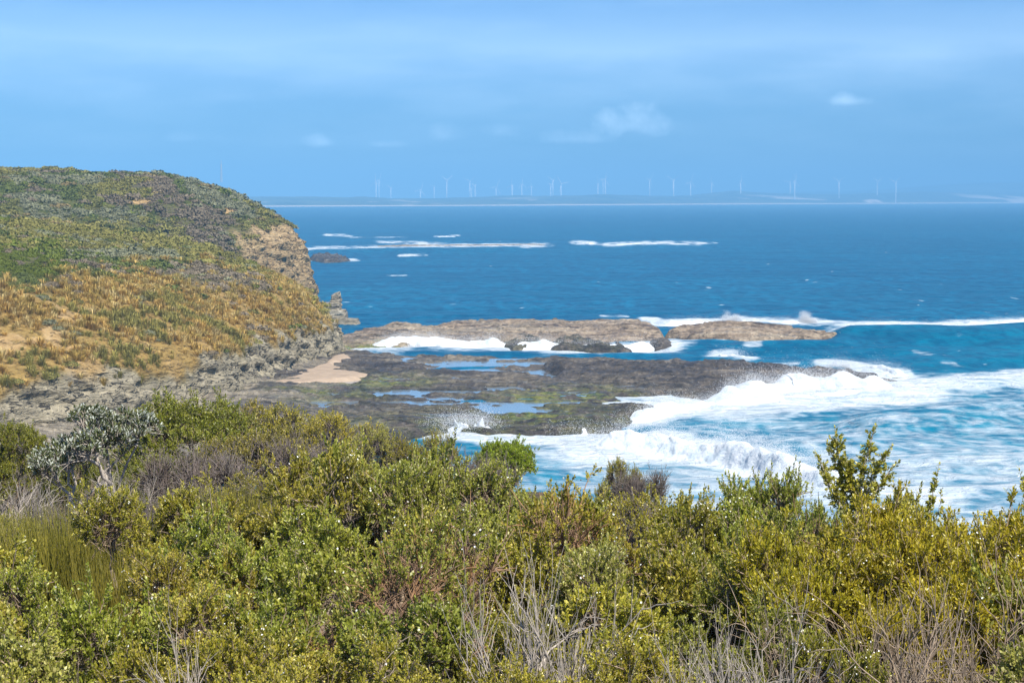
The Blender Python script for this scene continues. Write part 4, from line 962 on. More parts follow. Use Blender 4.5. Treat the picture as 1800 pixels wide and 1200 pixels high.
def sapling_mesh(seed, forks, H, ln=.028, wd=.0125, m=14, side=16, r0=.009, sl=.09):
    """an upright young shrub: stems given as foot-to-tip lines, short leafy side shoots all the way up"""
    rng = np.random.default_rng(seed); W = []; Ps, Ds, Ls = [], [], []
    for A, B, f0 in forks:
        A, B = np.array([A], float) * H, np.array([B], float) * H; c = curve(A, B, rng, 12, .10, .07); W.append(tubes(c, np.linspace(r0 * (1 if f0 < .4 else .6), r0 * .28, 12)[None], 5))
        n = int(side * np.linalg.norm(B - A) / .1 * .55); f = rng.uniform(f0, 1, n) * 11; i0 = np.minimum(f.astype(int), 10); ff = (f - i0)[:, None]
        p = c[0, i0] * (1 - ff) + c[0, i0 + 1] * ff; d = unit(rng.normal(0, .75, (n, 3)) + np.array([0, 0, .75]))
        Ps.append(p); Ds.append(d); Ls.append(rng.uniform(.5, 1.1, n) * sl * (1.05 - .5 * f / 11)); Ps.append(c[0, -1:]); Ds.append(unit(c[0, -1:] - c[0, -2:-1])); Ls.append(np.array([.06]))
    P, D, L = map(np.concatenate, (Ps, Ds, Ls)); W.append(tubes(np.stack([P, P + D * L[:, None]], 1), np.array([[.002, .001]]) * np.ones((len(P), 1)), 3))
    V, F, r = leaves(P, D, L, m, ln, wd, rng, (30, 65)); wv, wf, _ = cat(W)
    return {'branches': (wv, wf, None), 'foliage': (V, F, r)}

def leaf_material(name, stops, trans=.28, under=None, gloss=.6):
    s = NT(name); r = s.attr('r'); oi = s.N.new('ShaderNodeObjectInfo')
    c = s.ramp(r, stops); c = s.mix(1.0, c, oi.outputs['Color'], 'MULTIPLY')
    if under:
        c = s.mix(s.math('MULTIPLY', s.N.new('ShaderNodeNewGeometry').outputs['Backfacing'], s.rng(r, .44, .56)), c, under)
    s.set(color=c, rough=.42, spec=gloss)
    t = s.N.new('ShaderNodeBsdfTranslucent'); s.L.new(s.mix(1.0, c, (1.15, 1.15, .6), 'MULTIPLY'), t.inputs[0])
    mx = s.N.new('ShaderNodeMixShader'); mx.inputs[0].default_value = trans
    s.L.new(s.b.outputs[0], mx.inputs[1]); s.L.new(t.outputs[0], mx.inputs[2]); s.L.new(mx.outputs[0], s.out.inputs[0]); MAT[name] = s.m
def wood_material(name, a, b, sc=30):
    s = NT(name); p = s.obj(); n = s.noise(s.mapping(p, (1, 1, .35)), sc, 5, .6); big = s.noise(p, 3.0, 3)
    c = s.mix(s.rng(n, .35, .65), a, b); c = s.mix(s.rng(big, .4, .65, 0, .5), c, (.20, .185, .17)); s.set(color=c, rough=.9, spec=.15, normal=s.bump(n, .6, .006)); MAT[name] = s.m
leaf_material('tea_tree_leaf', [(0, (.060, .070, .010)), (.32, (.190, .202, .022)), (.65, (.355, .342, .046)), (.93, (.50, .44, .12)), (1, (.42, .24, .07))])
leaf_material('wattle_leaf', [(0, (.085, .095, .007)), (.35, (.285, .245, .014)), (.75, (.47, .385, .024)), (.95, (.52, .39, .035)), (1, (.42, .18, .02))])
leaf_material('dome_leaf', [(0, (.07, .095, .009)), (.5, (.19, .205, .017)), (1, (.31, .295, .035))])
leaf_material('brown_leaf', [(0, (.075, .06, .03)), (.5, (.135, .115, .045)), (1, (.17, .165, .05))])
leaf_material('banksia_leaf', [(0, (.05, .07, .022)), (.6, (.12, .14, .045)), (1, (.22, .21, .07))], .12, (.44, .46, .39), .5)
leaf_material('rush_leaf', [(0, (.09, .09, .014)), (.5, (.23, .215, .03)), (1, (.38, .32, .06))], .2)
wood_material('brown_bark', (.22, .155, .10), (.40, .30, .205)); wood_material('grey_bark', (.30, .25, .20), (.54, .47, .39), 60)
wood_material('orange_bark', (.22, .115, .05), (.40, .235, .12)); wood_material('purple_twig', (.13, .10, .088), (.235, .19, .165), 60)
s = NT('white_petal'); s.set(color=(.80, .79, .74), rough=.7, spec=.2); MAT['white_petal'] = s.m

KINDS_ = {}
def kind(key, name, catg, builders, leaf, wood, span, height):
    KINDS_[key] = dict(name=name, cat=catg, builders=builders, leaf=leaf, wood=wood, span=span, H=height, data=[None] * len(builders), n=0)
TT = dict(R=.62, H=1.5)
kind('T', 'tea_tree', 'shrub', [lambda k=k: shrub_mesh(1000 + k, flowers=(9, 4, 18, 5)[k], K=(10, 12, 9, 11)[k], R=(.66, .70, .74, .62)[k], ln=(.026, .031, .027, .024)[k], wd=(.0135, .015, .0125, .013)[k]) for k in range(4)], 'tea_tree_leaf', 'brown_bark', 1.46, 1.62)
kind('O', 'tea_tree', 'shrub', [lambda k=k: shrub_mesh(1100 + k, ntw=330, nsp=4, m=12, leafy=.55, flowers=10, trunk=.026, zmin=-.1, stems=3, K=10, lr=.25) for k in range(2)], 'tea_tree_leaf', 'orange_bark', 1.46, 1.62)
kind('Y', 'yellow_shrub', 'shrub', [lambda k=k: shrub_mesh(1200 + k, ntw=420, nsp=6, m=15, ln=.031, wd=.0115, up=.5, flowers=4, zmin=.05, z0=.72, z1=.92, flat=.7, lr=.26, K=9) for k in range(2)], 'wattle_leaf', 'brown_bark', 1.46, 1.62)
kind('G', 'round_shrub', 'shrub', [lambda k=k: shrub_mesh(1300 + k, R=.85, H=1.7, K=11, ntw=620, nsp=5, m=11, ln=.046, wd=.020, up=.45, flowers=0, lr=.42, spl=(.07, .14), z0=.34, z1=.68, zmin=-.6) for k in range(2)], 'dome_leaf', 'brown_bark', 2.0, 1.65)
kind('M', 'olive_shrub', 'shrub', [lambda k=k: shrub_mesh(1400 + k, R=.80, H=1.6, K=10, ntw=480, nsp=4, m=10, ln=.042, wd=.017, up=.6, flowers=0, lr=.38, leafy=.72, spl=(.07, .14), twig_r=.005, z0=.38, z1=.72, zmin=-.6) for k in range(2)], 'tea_tree_leaf', 'purple_twig', 1.9, 1.65)
kind('D', 'cushion_shrub', 'shrub', [lambda: shrub_mesh(1500, R=.5, H=.9, K=5, ntw=700, nsp=5, m=10, ln=.04, wd=.018, up=.3, flowers=0, lr=.40, z0=.42, z1=.52, spl=(.04, .07))], 'dome_leaf', 'brown_bark', 1.35, .88)
kind('B', 'silver_banksia', 'small tree', [lambda: shrub_mesh(1600, R=.85, H=2.3, K=9, n2=7, ntw=260, nsp=4, m=11, ln=.085, wd=.024, up=.75, flowers=0, trunk=.030, lr=.34, z0=.60, z1=.88, leafy=.85, spl=(.08, .14), zmin=.0, inc=(20, 50), stems=3, twig_r=.006)], 'banksia_leaf', 'grey_bark', 1.9, 2.3)
kind('P', 'twiggy_shrub', 'shrub', [lambda k=k: shrub_mesh(1700 + k, R=.75, H=1.3, K=9, ntw=900, nsp=3, m=3, ln=.03, wd=.012, up=.5, flowers=0, lr=.36, leafy=.30, spl=(.08, .16), twig_r=.0042, z0=.45, z1=.65) for k in range(2)], 'brown_leaf', 'purple_twig', 1.75, 1.3)
kind('X', 'dead_shrub', 'dead shrub', [lambda k=k: dead_mesh(1800 + k, kids=((6, 5), (7, 4), (6, 6))[k]) for k in range(3)], None, 'grey_bark', .95, 1.3)
kind('W', 'bare_shrub', 'dead shrub', [lambda: dead_mesh(1850, H=1.2, R=.6, stems=18, kids=(8, 7), r0=.011, up=.5)], None, 'brown_bark', 1.2, 1.25)
kind('R', 'rush_clump', 'rush', [lambda k=k: rush_mesh(1900 + k) for k in range(2)], 'rush_leaf', None, .95, .76)
SAP = [((0, 0, 0), (-0.019, 0, .93), .80), ((.0, 0, .70), (-0.046, .01, .995), .45), ((.0, 0, .72), (0.046, -.01, 1.0), .45), ((0, 0, .73), (-0.088, .01, .93), .25), ((0, 0, .74), (0.104, .02, .91), .2), ((0, 0, .76), (-0.052, .05, .95), .2), ((0, 0, .76), (0.078, -.04, .955), .2), ((0, 0, .74), (-0.078, -.03, .89), .2), ((0, 0, .76), (0.026, -.05, .90), .2), ((0, 0, .74), (0.072, .0, .87), .2)]
kind('S', 'sapling', 'sapling', [lambda: sapling_mesh(2000, SAP, 2.2, r0=.008, side=14)], 'tea_tree_leaf', 'grey_bark', .62, 1.0)
kind('s', 'sapling', 'sapling', [lambda: sapling_mesh(2100, [((0, 0, 0), (.02, 0, 1), .86), ((0, 0, .82), (-.018, .012, .95), .35), ((0, 0, .84), (.034, .005, .94), .4)], 2.0, r0=.0035, sl=.03, m=6, side=5)], 'tea_tree_leaf', 'grey_bark', .2, .8)

PLANTS = []
def plant(key, px, top, D, width, label, var=None, tint=(1, 1, 1), group=None, zs=1.0):
    PLANTS.append((key, px, top, D, width, label, var, tint, group, zs))
def ground_profile(x, y):
    base = np.interp(y, [-15, 0, 3, 6, 10, 20, 30, 40], [-1.4, -1.65, -2.1, -2.7, -3.05, -3.75, -4.75, -6.0])
    b = x / np.maximum(y, 4) * FPX + 900
    yd = np.interp(b, [930, 1150], [40, 21])
    drop = np.maximum(y - yd, 0) * np.interp(b, [-400, 300, 700, 1000], [.10, .125, .30, .36])
    return HC + np.maximum(base - drop, -21.5)
# ------------------------------------------------------------------ the scrub in front: what stands where
GT = 'tea trees massed in front of the lookout'
# behind, above the cliff edge
plant('G', 325, 686, 31, 225, 'large rounded bright green shrub directly below the pale cliff foot', 0, (1.05, 1.05, 1))
plant('G', 22, 735, 30, 140, 'yellow green rounded shrub behind the silver banksia at the picture edge', 1, (1.1, 1.05, .8))
plant('G', 120, 770, 27, 120, 'low green shrub filling the gap under the silver banksia', 1, (.95, .95, .9))
plant('B', 165, 708, 22, 205, 'silver leaved banksia with bare twisted grey trunks', 0)
plant('G', 285, 800, 26, 170, 'low green shrub between the banksia and the purplish grey bush', 1, (.9, .9, .8))
plant('P', 350, 772, 23, 190, 'leafless purplish grey bush in front of the large rounded green shrub', 0)
plant('M', 440, 702, 33, 150, 'olive and brown shrub beside the large rounded green shrub', 0, (1.0, .9, .8))
plant('M', 522, 708, 32, 150, 'second olive shrub right of the large rounded green shrub', 1, (1, .95, .8))
plant('M', 592, 722, 30, 130, 'third olive shrub right of the large rounded green shrub, in front of the platform', 0, (1.1, 1.0, .8))
plant('M', 470, 745, 25, 190, 'brown green shrub in front of the row of olive shrubs', 1, (.9, .85, .8))
plant('P', 560, 752, 24, 170, 'brown twiggy bush in front of the third olive shrub', 1)
plant('M', 665, 745, 27, 110, 'short olive shrub below the rock platform, left of the brown twiggy bush by the cushion', 0, (1.1, 1.05, .8))
plant('M', 745, 755, 27, 110, 'low olive brown shrub on the cliff edge just left of the bright green cushion', 1, (1.0, .95, .8))
plant('D', 890, 768, 36, 92, 'smooth bright green cushion shrub on the cliff edge', 0, (1.35, 1.65, .8))
plant('P', 835, 785, 23, 170, 'brown leafless bush in front of the bright green cushion', 0)
plant('M', 1110, 848, 14.5, 190, 'low olive shrub at the foot of the windswept brown bush', 1, (1, .95, .8))
plant('P', 1120, 812, 16, 110, 'windswept brown twiggy bush leaning before the surf', 1)
plant('M', 1090, 803, 16.5, 60, 'small green shrub against the windswept brown bush', 0, (.9, .9, .8))
plant('X', 30, 795, 19, 150, 'bleached dead branches left of the banksia trunks', 1)
plant('M', 432, 828, 20, 180, 'olive shrub filling the gap behind the rush clump by the tall tea trees', 0, (.9, .85, .8))
plant('X', 225, 790, 21, 110, 'grey dead branches right of the banksia trunks', 2)
plant('P', 95, 868, 18, 190, 'dull purplish bush at the foot of the banksia', 1)
plant('P', 300, 850, 17, 170, 'brown bush between the purplish grey bush and the rushes', 0)
plant('M', 12, 900, 14, 150, 'grey green shrub at the picture edge below the bleached branches', 0, (.95, 1, 1.4))
# middle rows
plant('R', 95, 890, 12.5, 210, 'olive rush clump at the far left of the rushes', 0, (1, 1, 1))
plant('R', 180, 878, 12.6, 260, 'tallest olive rush clump, below the banksia', 1, (1, 1, 1))
plant('R', 245, 955, 10.5, 210, 'nearest olive rush clump, among the tea trees', 0, (1.05, 1, .9))
plant('R', 425, 845, 14, 150, 'olive rush clump behind the flowering tea tree', 1, (1, 1, 1))
plant('T', 315, 845, 11.5, 320, 'flowering tea tree standing right of the rush clumps', 2, group=GT)
plant('T', 520, 772, 11, 330, 'tall tea tree whose crown stands above the olive shrubs', 0, group=GT)
plant('T', 640, 762, 11.5, 270, 'tea tree with the highest crown below the platform', 1, group=GT)
plant('T', 770, 795, 11, 330, 'tea tree in front of the brown leafless bush', 2, (.95, .95, .95), group=GT)
plant('T', 905, 812, 10.5, 300, 'tea tree just in front of the bright green cushion', 3, group=GT)
plant('O', 985, 838, 9.2, 300, 'sparse twiggy tea tree with bare orange brown branches near the middle', 0, (.95, .9, .8))
plant('T', 1075, 855, 10, 260, 'tea tree below the windswept brown bush', 1, (.95, .92, .85), group=GT)
plant('T', 1170, 853, 9.8, 300, 'tea tree against the foam, right of the windswept bush', 0, group=GT)
plant('T', 1275, 849, 9.6, 300, 'tea tree with many white flowers against the foam', 2, group=GT)
plant('T', 1375, 829, 9.3, 250, 'tea tree rising highest left of the tall sapling', 3, group=GT)
plant('S', 1502, 748, 9.0, 108, 'tall open sapling standing alone against the white surf', 0, (1.3, 1.25, 1.2))
plant('O', 1500, 885, 8.8, 240, 'sparse tea tree around the foot of the tall sapling', 1, (.9, .95, 1))
plant('s', 1640, 812, 8.6, 30, 'single slender leafy shoot right of the tall sapling', 0)
plant('s', 1790, 822, 8.4, 36, 'leafy shoot at the right picture edge', 0)
plant('T', 1600, 875, 8.7, 260, 'tea tree between the tall sapling and the yellow shrubs', 1, (1.05, 1, .9), group=GT)
plant('Y', 1700, 859, 8.3, 360, 'yellow green shrub with its crown against the surf', 0)
plant('Y', 1805, 825, 8.1, 380, 'tallest yellow green shrub, cut by the right picture edge', 1)
plant('Y', 1575, 892, 8.1, 340, 'yellow green shrub right of the foot of the tall sapling', 1, (.97, .97, 1))
plant('Y', 1455, 912, 7.9, 300, 'yellow green shrub below and left of the tall sapling', 0, (.92, .97, 1))
plant('Y', 1760, 915, 7.6, 360, 'yellow green shrub lower at the right picture edge, above the bare fan', 0)
plant('Y', 1625, 945, 7.5, 330, 'yellow green shrub in front of the slender shoot, above the bare branches', 1)
plant('T', 1600, 1010, 9.2, 330, 'shaded tea tree seen through the brown bare branches, left of its neighbour', 3)
plant('T', 1750, 1015, 9.0, 330, 'shaded tea tree seen through the brown bare branches near the right picture edge', 1)
plant('W', 1745, 965, 6.9, 480, 'largest fan of brown bare branches, under the yellow shrubs at right', 0)
plant('W', 1570, 1005, 6.7, 430, 'brown bare branches below the yellow shrubs, left of the largest fan', 0)
plant('W', 1665, 1060, 6.1, 400, 'nearest brown bare branches at the bottom edge, between the two fans', 0)
plant('T', 1480, 1120, 6.4, 260, 'low green tea tree at the bottom among the brown bare branches', 2, (.95, 1, .9), group=GT)
# front rows
plant('T', 50, 1000, 8.4, 330, 'tea tree in front of the leftmost rush clump', 3, (1.05, 1.02, .9), group=GT)
plant('T', 235, 1030, 8.0, 330, 'tea tree in front of the nearest rush clump', 1, group=GT)
plant('T', 395, 955, 9.4, 300, 'tea tree with white flowers in front of the rushes', 2, (1.05, 1, .9), group=GT)
plant('T', 470, 890, 9.8, 330, 'dense tea tree between the tall crowns and the flowering front row', 0, group=GT)
plant('T', 600, 905, 9.3, 330, 'tea tree behind the orange trunk', 1, (.95, .95, .9), group=GT)
plant('O', 715, 890, 8.3, 340, 'tea tree with a stout orange brown trunk', 1, (1, 1, .95))
plant('T', 845, 880, 9.2, 330, 'tea tree behind the pale dead branches', 3, group=GT)
plant('T', 1090, 935, 8.6, 340, 'tea tree right of the pale dead branches', 2, group=GT)
plant('T', 1215, 945, 8.4, 330, 'tea tree in the front row beneath the white flowered one', 0, (.95, .95, .9), group=GT)
plant('T', 1345, 935, 8.3, 330, 'tea tree in front of the tallest one left of the sapling', 1, group=GT)
plant('T', 70, 1090, 6.6, 420, 'tea tree in the bottom left corner', 0, (1.08, 1.05, .9), group=GT)
plant('T', 265, 1095, 6.5, 400, 'tea tree at the bottom edge right of the corner one', 2, (1.05, 1.02, .9), group=GT)
plant('T', 430, 1035, 7.0, 380, 'tea tree with bare grey twigs before it', 3, group=GT)
plant('X', 395, 1040, 6.2, 170, 'small tangle of bare grey twigs among the left tea trees', 2)
plant('T', 585, 1050, 6.8, 400, 'dark tea tree left of the orange trunk', 1, (.9, .95, .9), group=GT)
plant('T', 610, 1130, 5.9, 380, 'tea tree at the bottom edge left of the dead branches', 0, group=GT)
plant('T', 800, 1060, 6.9, 330, 'tea tree behind the dead branches at the bottom', 2, (.9, .92, .9), group=GT)
plant('X', 935, 935, 6.3, 280, 'tall pale grey dead shrub with upright branches in the centre foreground', 0)
plant('X', 1010, 960, 6.5, 200, 'thinner dead shrub beside the tall pale one', 1)
plant('T', 1010, 1120, 5.9, 330, 'low tea tree in front of the dead shrubs', 3, (1.1, 1.05, .9), group=GT)
plant('T', 1135, 1050, 6.7, 370, 'tea tree between the two groups of dead branches', 1, group=GT)
plant('X', 1190, 1075, 5.8, 120, 'forked bare stick between the two groups of dead branches', 1)
plant('X', 1330, 1015, 6.0, 300, 'wide spray of bleached dead twigs below the yellow shrubs', 2)
plant('X', 1265, 1045, 5.7, 230, 'dead twigs at the bottom edge left of the wide spray', 0)
plant('T', 1275, 1060, 6.8, 360, 'tea tree behind the wide spray of dead twigs', 0, (.95, .95, .9), group=GT)

# the scrub goes on past both edges of the picture
for k, (kk, px, top, D, w) in enumerate([('Y', 1935, 850, 8.6, 380), ('T', 2080, 860, 9.0, 360), ('T', 2240, 850, 9.2, 380), ('Y', 2400, 858, 8.8, 380), ('T', 2560, 850, 9.0, 380), ('T', 1960, 960, 7.4, 400), ('Y', 2140, 970, 7.2, 420),
        ('T', 2340, 965, 7.4, 420), ('T', 2540, 960, 7.6, 420), ('T', 1980, 1090, 6.2, 440), ('Y', 2200, 1090, 6.2, 460), ('T', 2440, 1085, 6.3, 460)]):
    plant(kk, px, top, D, w, 'tea tree of the scrub that continues past the right picture edge' if kk == 'T' else 'yellow green shrub of the scrub that continues past the right picture edge', k % 2, group='scrub past the right picture edge' if kk == 'T' else 'yellow scrub past the right picture edge')
for k, (kk, px, top, D, w) in enumerate([('G', -130, 740, 29, 190), ('M', -300, 735, 30, 200), ('M', -120, 840, 19, 220), ('P', -260, 820, 21, 240), ('R', -70, 895, 12.8, 230), ('T', -170, 930, 10.5, 340), ('T', -330, 900, 11, 360), ('T', -140, 1030, 8.2, 380), ('T', -330, 1030, 8.2, 400), ('T', -160, 1110, 6.5, 440), ('T', -400, 1100, 6.6, 440)]):
    n = {'G': 'rounded green shrub', 'M': 'olive shrub', 'P': 'brown twiggy bush', 'R': 'olive rush clump', 'T': 'tea tree'}[kk]
    plant(kk, px, top, D, w, f'{n} of the scrub that continues past the left picture edge', k % 2, group=f'{n}s past the left picture edge')

def stand():
    for p in PLANTS:                                                    # build each kind once and measure it
        K = KINDS_[p[0]]; v = (K['n'] if p[6] is None else p[6]) % len(K['builders'])
        if K['data'][v] is not None: continue
        d = {}
        for part, (V, F, r) in K['builders'][v]().items():
            m = {'branches': MAT.get(K['wood']), 'foliage': MAT.get(K['leaf']), 'blossom': MAT['white_petal']}[part]
            d[part] = mesh(part, V, F, m, smooth=part == 'branches', attrs={'r': r} if r is not None else None, link=False).data
            if part == 'foliage' or 'foliage' not in d: ref = V
        K['data'][v] = d; K.setdefault('Hs', {})[v] = float(np.percentile(ref[:, 2], 99.93)); K.setdefault('Ws', {})[v] = 2 * float(np.percentile(np.abs(ref[:, 0]), 97.5))
    pts = []
    for (key, px, top, D, width, label, var, tint, group, zs) in PLANTS:
        K = KINDS_[key]; P = at_dist(px, top, D); v = (var or 0) % len(K['builders']); sc = width / FPX * D / K['Ws'][v]
        g = float(ground_profile(P[0], P[1])); h = P[2] - g; H = K['Hs'][v]
        # keep the plant's own proportions within reason; the ground takes up the rest
        sz = float(np.clip(h / H, sc * .85, sc * 1.35))
        pts.append((P[0], P[1], P[2] - H * sz, sc, sz, P[2]))
    pts = np.array(pts); dz = np.clip(pts[:, 2] - ground_profile(pts[:, 0], pts[:, 1]), -.9, .9)
    small = np.array([p[0] in 'Ss' for p in PLANTS])
    fit = ~small
    def ground(x, y):
        x = np.asarray(x, float); y = np.asarray(y, float); b = ground_profile(x, y)
        w = np.exp(-((x[..., None] - pts[fit, 0]) ** 2 + (y[..., None] - pts[fit, 1]) ** 2) / (2 * (.35 + .022 * pts[fit, 1]) ** 2))
        return b + (w * dz[fit]).sum(-1) / (w.sum(-1) + .25)
    for p, (x, y, z, sc, sz, ztop) in zip(PLANTS, pts):
        key, px, top, D, width, label, var, tint, group, zs = p; K = KINDS_[key]; v = (var or 0) % len(K['builders'])
        gz = float(ground(np.array(x), np.array(y))); sz = (ztop - gz + .03) / K['Hs'][v]
        sx = sz if key in 'Ss' else float(np.clip(sc, sz * .6, sz * 1.5))
        hr = np.random.default_rng(int(abs(px) * 3 + top)); hue = hr.uniform(.86, 1.2) * np.array([(1.08, .98, .85), (.95, 1.0, 1.0), (1.0, 1.0, 1.5), (1.1, 1.03, .8), (.9, 1.0, .9)][hr.integers(5)]) if key in 'TOM' else hr.uniform(.92, 1.1)
        root = empty(K['name'], (x, y, gz - .03), random.Random(int(px * 7 + top)).uniform(0, 6.28) if key not in 'S' else 0.0)
        root.scale = (sx, sx, sz); tag(root, label, K['cat'], group)
        for part, me in K['data'][v].items():
            o = bpy.data.objects.new(part, me); COL.objects.link(o); o.parent = root; o.color = (*(np.array(tint) * hue), 1)
    # the ground under it all
    ys = np.concatenate([np.linspace(-14, 3, 18), np.linspace(3.5, 42, 150), np.linspace(43, 150, 90)])
    us = np.linspace(-.62, .62, 130)
    U, Yg = np.meshgrid(us, ys); Xg = U * (np.maximum(Yg, 0) + 16)
    Zg = np.concatenate([ground(Xg[i:i + 20], Yg[i:i + 20]) for i in range(0, len(ys), 20)])
    Zg = Zg + .12 * (fbm(Xg / .9, Yg / .9, seed=151, oct=4) - .5) - .02
    s = NT('scrub_soil'); p = s.pos(); n = s.noise(s.mapping(p, (3, 3, 3)), 1, 6, .65)
    s.set(color=s.ramp(n, [(.3, (.045, .036, .024)), (.5, (.085, .066, .04)), (.7, (.14, .115, .07))]), rough=1.0, spec=.1, normal=s.bump(n, .8, .08))
    tag(mesh('ground', np.stack([Xg, Yg, Zg], -1).reshape(-1, 3), grid_faces(*Xg.shape), s.m, smooth=True), 'dark scrub soil sloping down from the lookout to the sea', 'ground', kind='structure')
stand()

# ------------------------------------------------------------------ wind turbines beyond the far shore, and the mast on the hill
def lathe(prof, sides=10):
    n = len(prof); th = np.arange(sides) * 2 * np.pi / sides
    V = np.stack([np.array([[r * math.cos(t), r * math.sin(t), z] for t in th]) for r, z in prof]).reshape(-1, 3)
    i = np.arange(n * sides).reshape(n, sides); nx = np.roll(i, -1, 1)
    return V, [np.stack([i[:-1], nx[:-1], nx[1:], i[1:]], -1).reshape(-1, 4), np.array([i[-1]]), np.array([i[0][::-1]])]
def turbines():
    s = NT('turbine_paint'); s.set(color=(.82, .83, .84), rough=.5, spec=.4); m = s.m
    HUB, BL = 68.0, 37.0
    tv, tf = lathe([(2.6, -62), (2.4, 20), (1.7, 66)], 12)
    tower = mesh('tower', tv, tf, m, smooth=True, link=False).data
    # nacelle: a rounded box along the rotor axis (-Y is the rotor side)
    nv, nf = [], []
    ring = [(-1, -1), (1, -1), (1.15, 0), (1, 1), (-1, 1), (-1.15, 0)]
    for y, r in ((-3.2, 1.0), (-2.6, 1.7), (5.0, 1.8), (6.6, 1.2)): nv += [(a * r, y, HUB + b * r) for a, b in ring]
    ii = np.arange(24).reshape(4, 6); nx = np.roll(ii, -1, 1)
    nac = mesh('nacelle', nv, [np.stack([ii[:-1], nx[:-1], nx[1:], ii[1:]], -1).reshape(-1, 4), ii[:1], ii[-1:, ::-1]], m, link=False).data
    def blade(ang):
        L = np.array([0, 2, 6, 12, 22, 32, BL]); ch = np.array([1.9, 1.9, 3.3, 2.9, 2.2, 1.6, .7]); th = np.array([1.9, 1.8, 1.1, .8, .6, .4, .2])
        V = []
        for l, c, t in zip(L, ch, th):
            for a, b in ((-.35, 0), (.1, .5), (.65, 0), (.1, -.5)):
                x, zz = a * c, l + 1.2; V.append((x * math.cos(ang) + zz * math.sin(ang), -4.2 + b * t - .0009 * l * l, HUB + zz * math.cos(ang) - x * math.sin(ang)))
        i = np.arange(len(V)).reshape(-1, 4); nx = np.roll(i, -1, 1)
        return mesh('blade', V, [np.stack([i[:-1], nx[:-1], nx[1:], i[1:]], -1).reshape(-1, 4), i[:1, ::-1], i[-1:]], m, smooth=True, link=False).data
    hv, hf = lathe([(.1, 0), (1.2, .6), (1.7, 2.0), (1.7, 3.0)], 10)
    hv = np.stack([hv[:, 0], -5.6 + hv[:, 2], HUB + hv[:, 1]], -1); hub = mesh('hub', hv, hf, m, smooth=True, link=False).data
    cache = {}
    T = [(661, 321, 0, 60), (666, 317, 20, 66), (687, 330, 55, 62), (739, 334, 20, 70), (763, 328, 40, 66), (785, 317, 55, 58), (826, 319, 58, 58), (829, 332, 10, 60), (835, 325, 40, 62), (872, 329, 25, 58),
         (900, 326, 10, 64), (917, 324, 0, 62), (934, 327, 0, 66), (968, 325, 45, 66), (972, 317, 60, 58), (986, 323, 80, 60), (1051, 323, 5, 66), (1060, 318, 50, 62), (1064, 315, 20, 62), (1142, 316, 35, 60),
         (1184, 317, 60, 56), (1214, 320, 15, 66), (1251, 322, 5, 62), (1302, 319, 0, 64), (1389, 320, 40, 66), (1397, 318, 10, 62), (1475, 319, 60, 56), (1542, 319, 58, 56), (1575, 320, 52, 56)]
    ordn = 'first second third fourth fifth sixth seventh eighth ninth tenth eleventh twelfth thirteenth fourteenth fifteenth sixteenth seventeenth eighteenth nineteenth twentieth twenty-first twenty-second twenty-third twenty-fourth twenty-fifth twenty-sixth twenty-seventh twenty-eighth twenty-ninth'.split()
    for k, (px, py, a, yaw) in enumerate(T):
        D = 8300 + 260 * ((k * 7) % 5); P = at_dist(px, py, D); rng = random.Random(k)
        o = empty('wind_turbine', (P[0], P[1], P[2] - HUB), math.radians((yaw - 10 if k % 3 else 35) * (1 if k % 2 else -1)))
        tag(o, f'pale three bladed wind turbine on the far shore, {ordn[k]} from the left', 'wind turbine', 'wind turbines along the far shore')
        parts = [('tower', tower), ('nacelle', nac), ('hub', hub)]
        for b in range(3):
            ang = a + b * 120
            if ang not in cache: cache[ang] = blade(math.radians(ang))
            parts.append(('blade', cache[ang]))
        for nm, me in parts:
            c = bpy.data.objects.new(nm, me); COL.objects.link(c); c.parent = o
turbines()
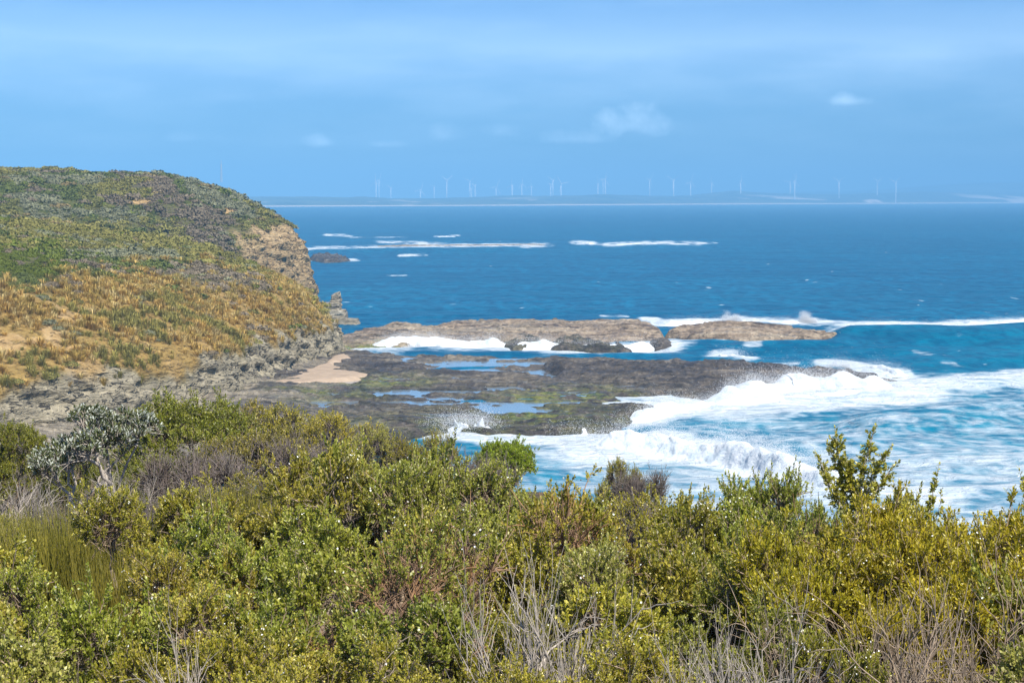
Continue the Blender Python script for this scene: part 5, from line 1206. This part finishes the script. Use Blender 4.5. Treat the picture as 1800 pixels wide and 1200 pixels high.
def mast():
    P = at_dist(389, 312, 432.0); top = at_dist(389, 289, 432.0)[2]; z0 = P[2] - 1.0; h = top - z0
    o = empty('radio_mast', (P[0], P[1], z0)); tag(o, 'thin lattice mast on the crest of the far headland hill', 'mast')
    s = NT('mast_steel'); s.set(color=(.42, .44, .46), rough=.6, metal=.2)
    A = []; legs = [(.22 * math.cos(t), .22 * math.sin(t)) for t in (0.3, 2.4, 4.5)]
    for x, y in legs: A.append(tubes(np.array([[(x, y, 0), (x * .5, y * .5, h)]]), np.array([[.022, .016]]), 4))
    n = 9
    for i in range(n):
        for a, b in ((0, 1), (1, 2), (2, 0)):
            f0, f1 = i / n, (i + 1) / n; k0, k1 = 1 - .5 * f0, 1 - .5 * f1
            A.append(tubes(np.array([[(legs[a][0] * k0, legs[a][1] * k0, h * f0), (legs[b][0] * k1, legs[b][1] * k1, h * f1)]]), np.array([[.010, .010]]), 3))
    V, F, _ = cat(A); mesh('lattice', V, F, s.m, o)
    V, F = tubes(np.array([[(0, 0, h * .96), (0, 0, h * 1.25)]]), np.array([[.035, .02]]), 4); mesh('antenna', V, F, s.m, o)
mast()

# ------------------------------------------------------------------ the air between here and the far shore
def haze():
    x, y0, y1, z0, z1 = 5200.0, -60.0, 16400.0, -3.5, 215.0
    V = [(-x, y0, z0), (x, y0, z0), (x, y1, z0), (-x, y1, z0), (-x, y0, z1), (x, y0, z1), (x, y1, z1), (-x, y1, z1)]
    F = np.array([[0, 3, 2, 1], [4, 5, 6, 7], [0, 1, 5, 4], [1, 2, 6, 5], [2, 3, 7, 6], [3, 0, 4, 7]])
    s = NT('haze_air'); s.N.remove(s.b); v = s.N.new('ShaderNodeVolumePrincipled'); v.inputs['Color'].default_value = (*HAZE_COL, 1)
    v.inputs['Density'].default_value = HAZE_DENSITY; v.inputs['Anisotropy'].default_value = -0.3
    s.L.new(v.outputs[0], s.out.inputs['Volume'])
    tag(mesh('haze', V, F, s.m), 'thin blue sea haze', 'haze', kind='stuff')
HAZE_COL = (.225, .53, .85); HAZE_DENSITY = 2.4e-4
haze()
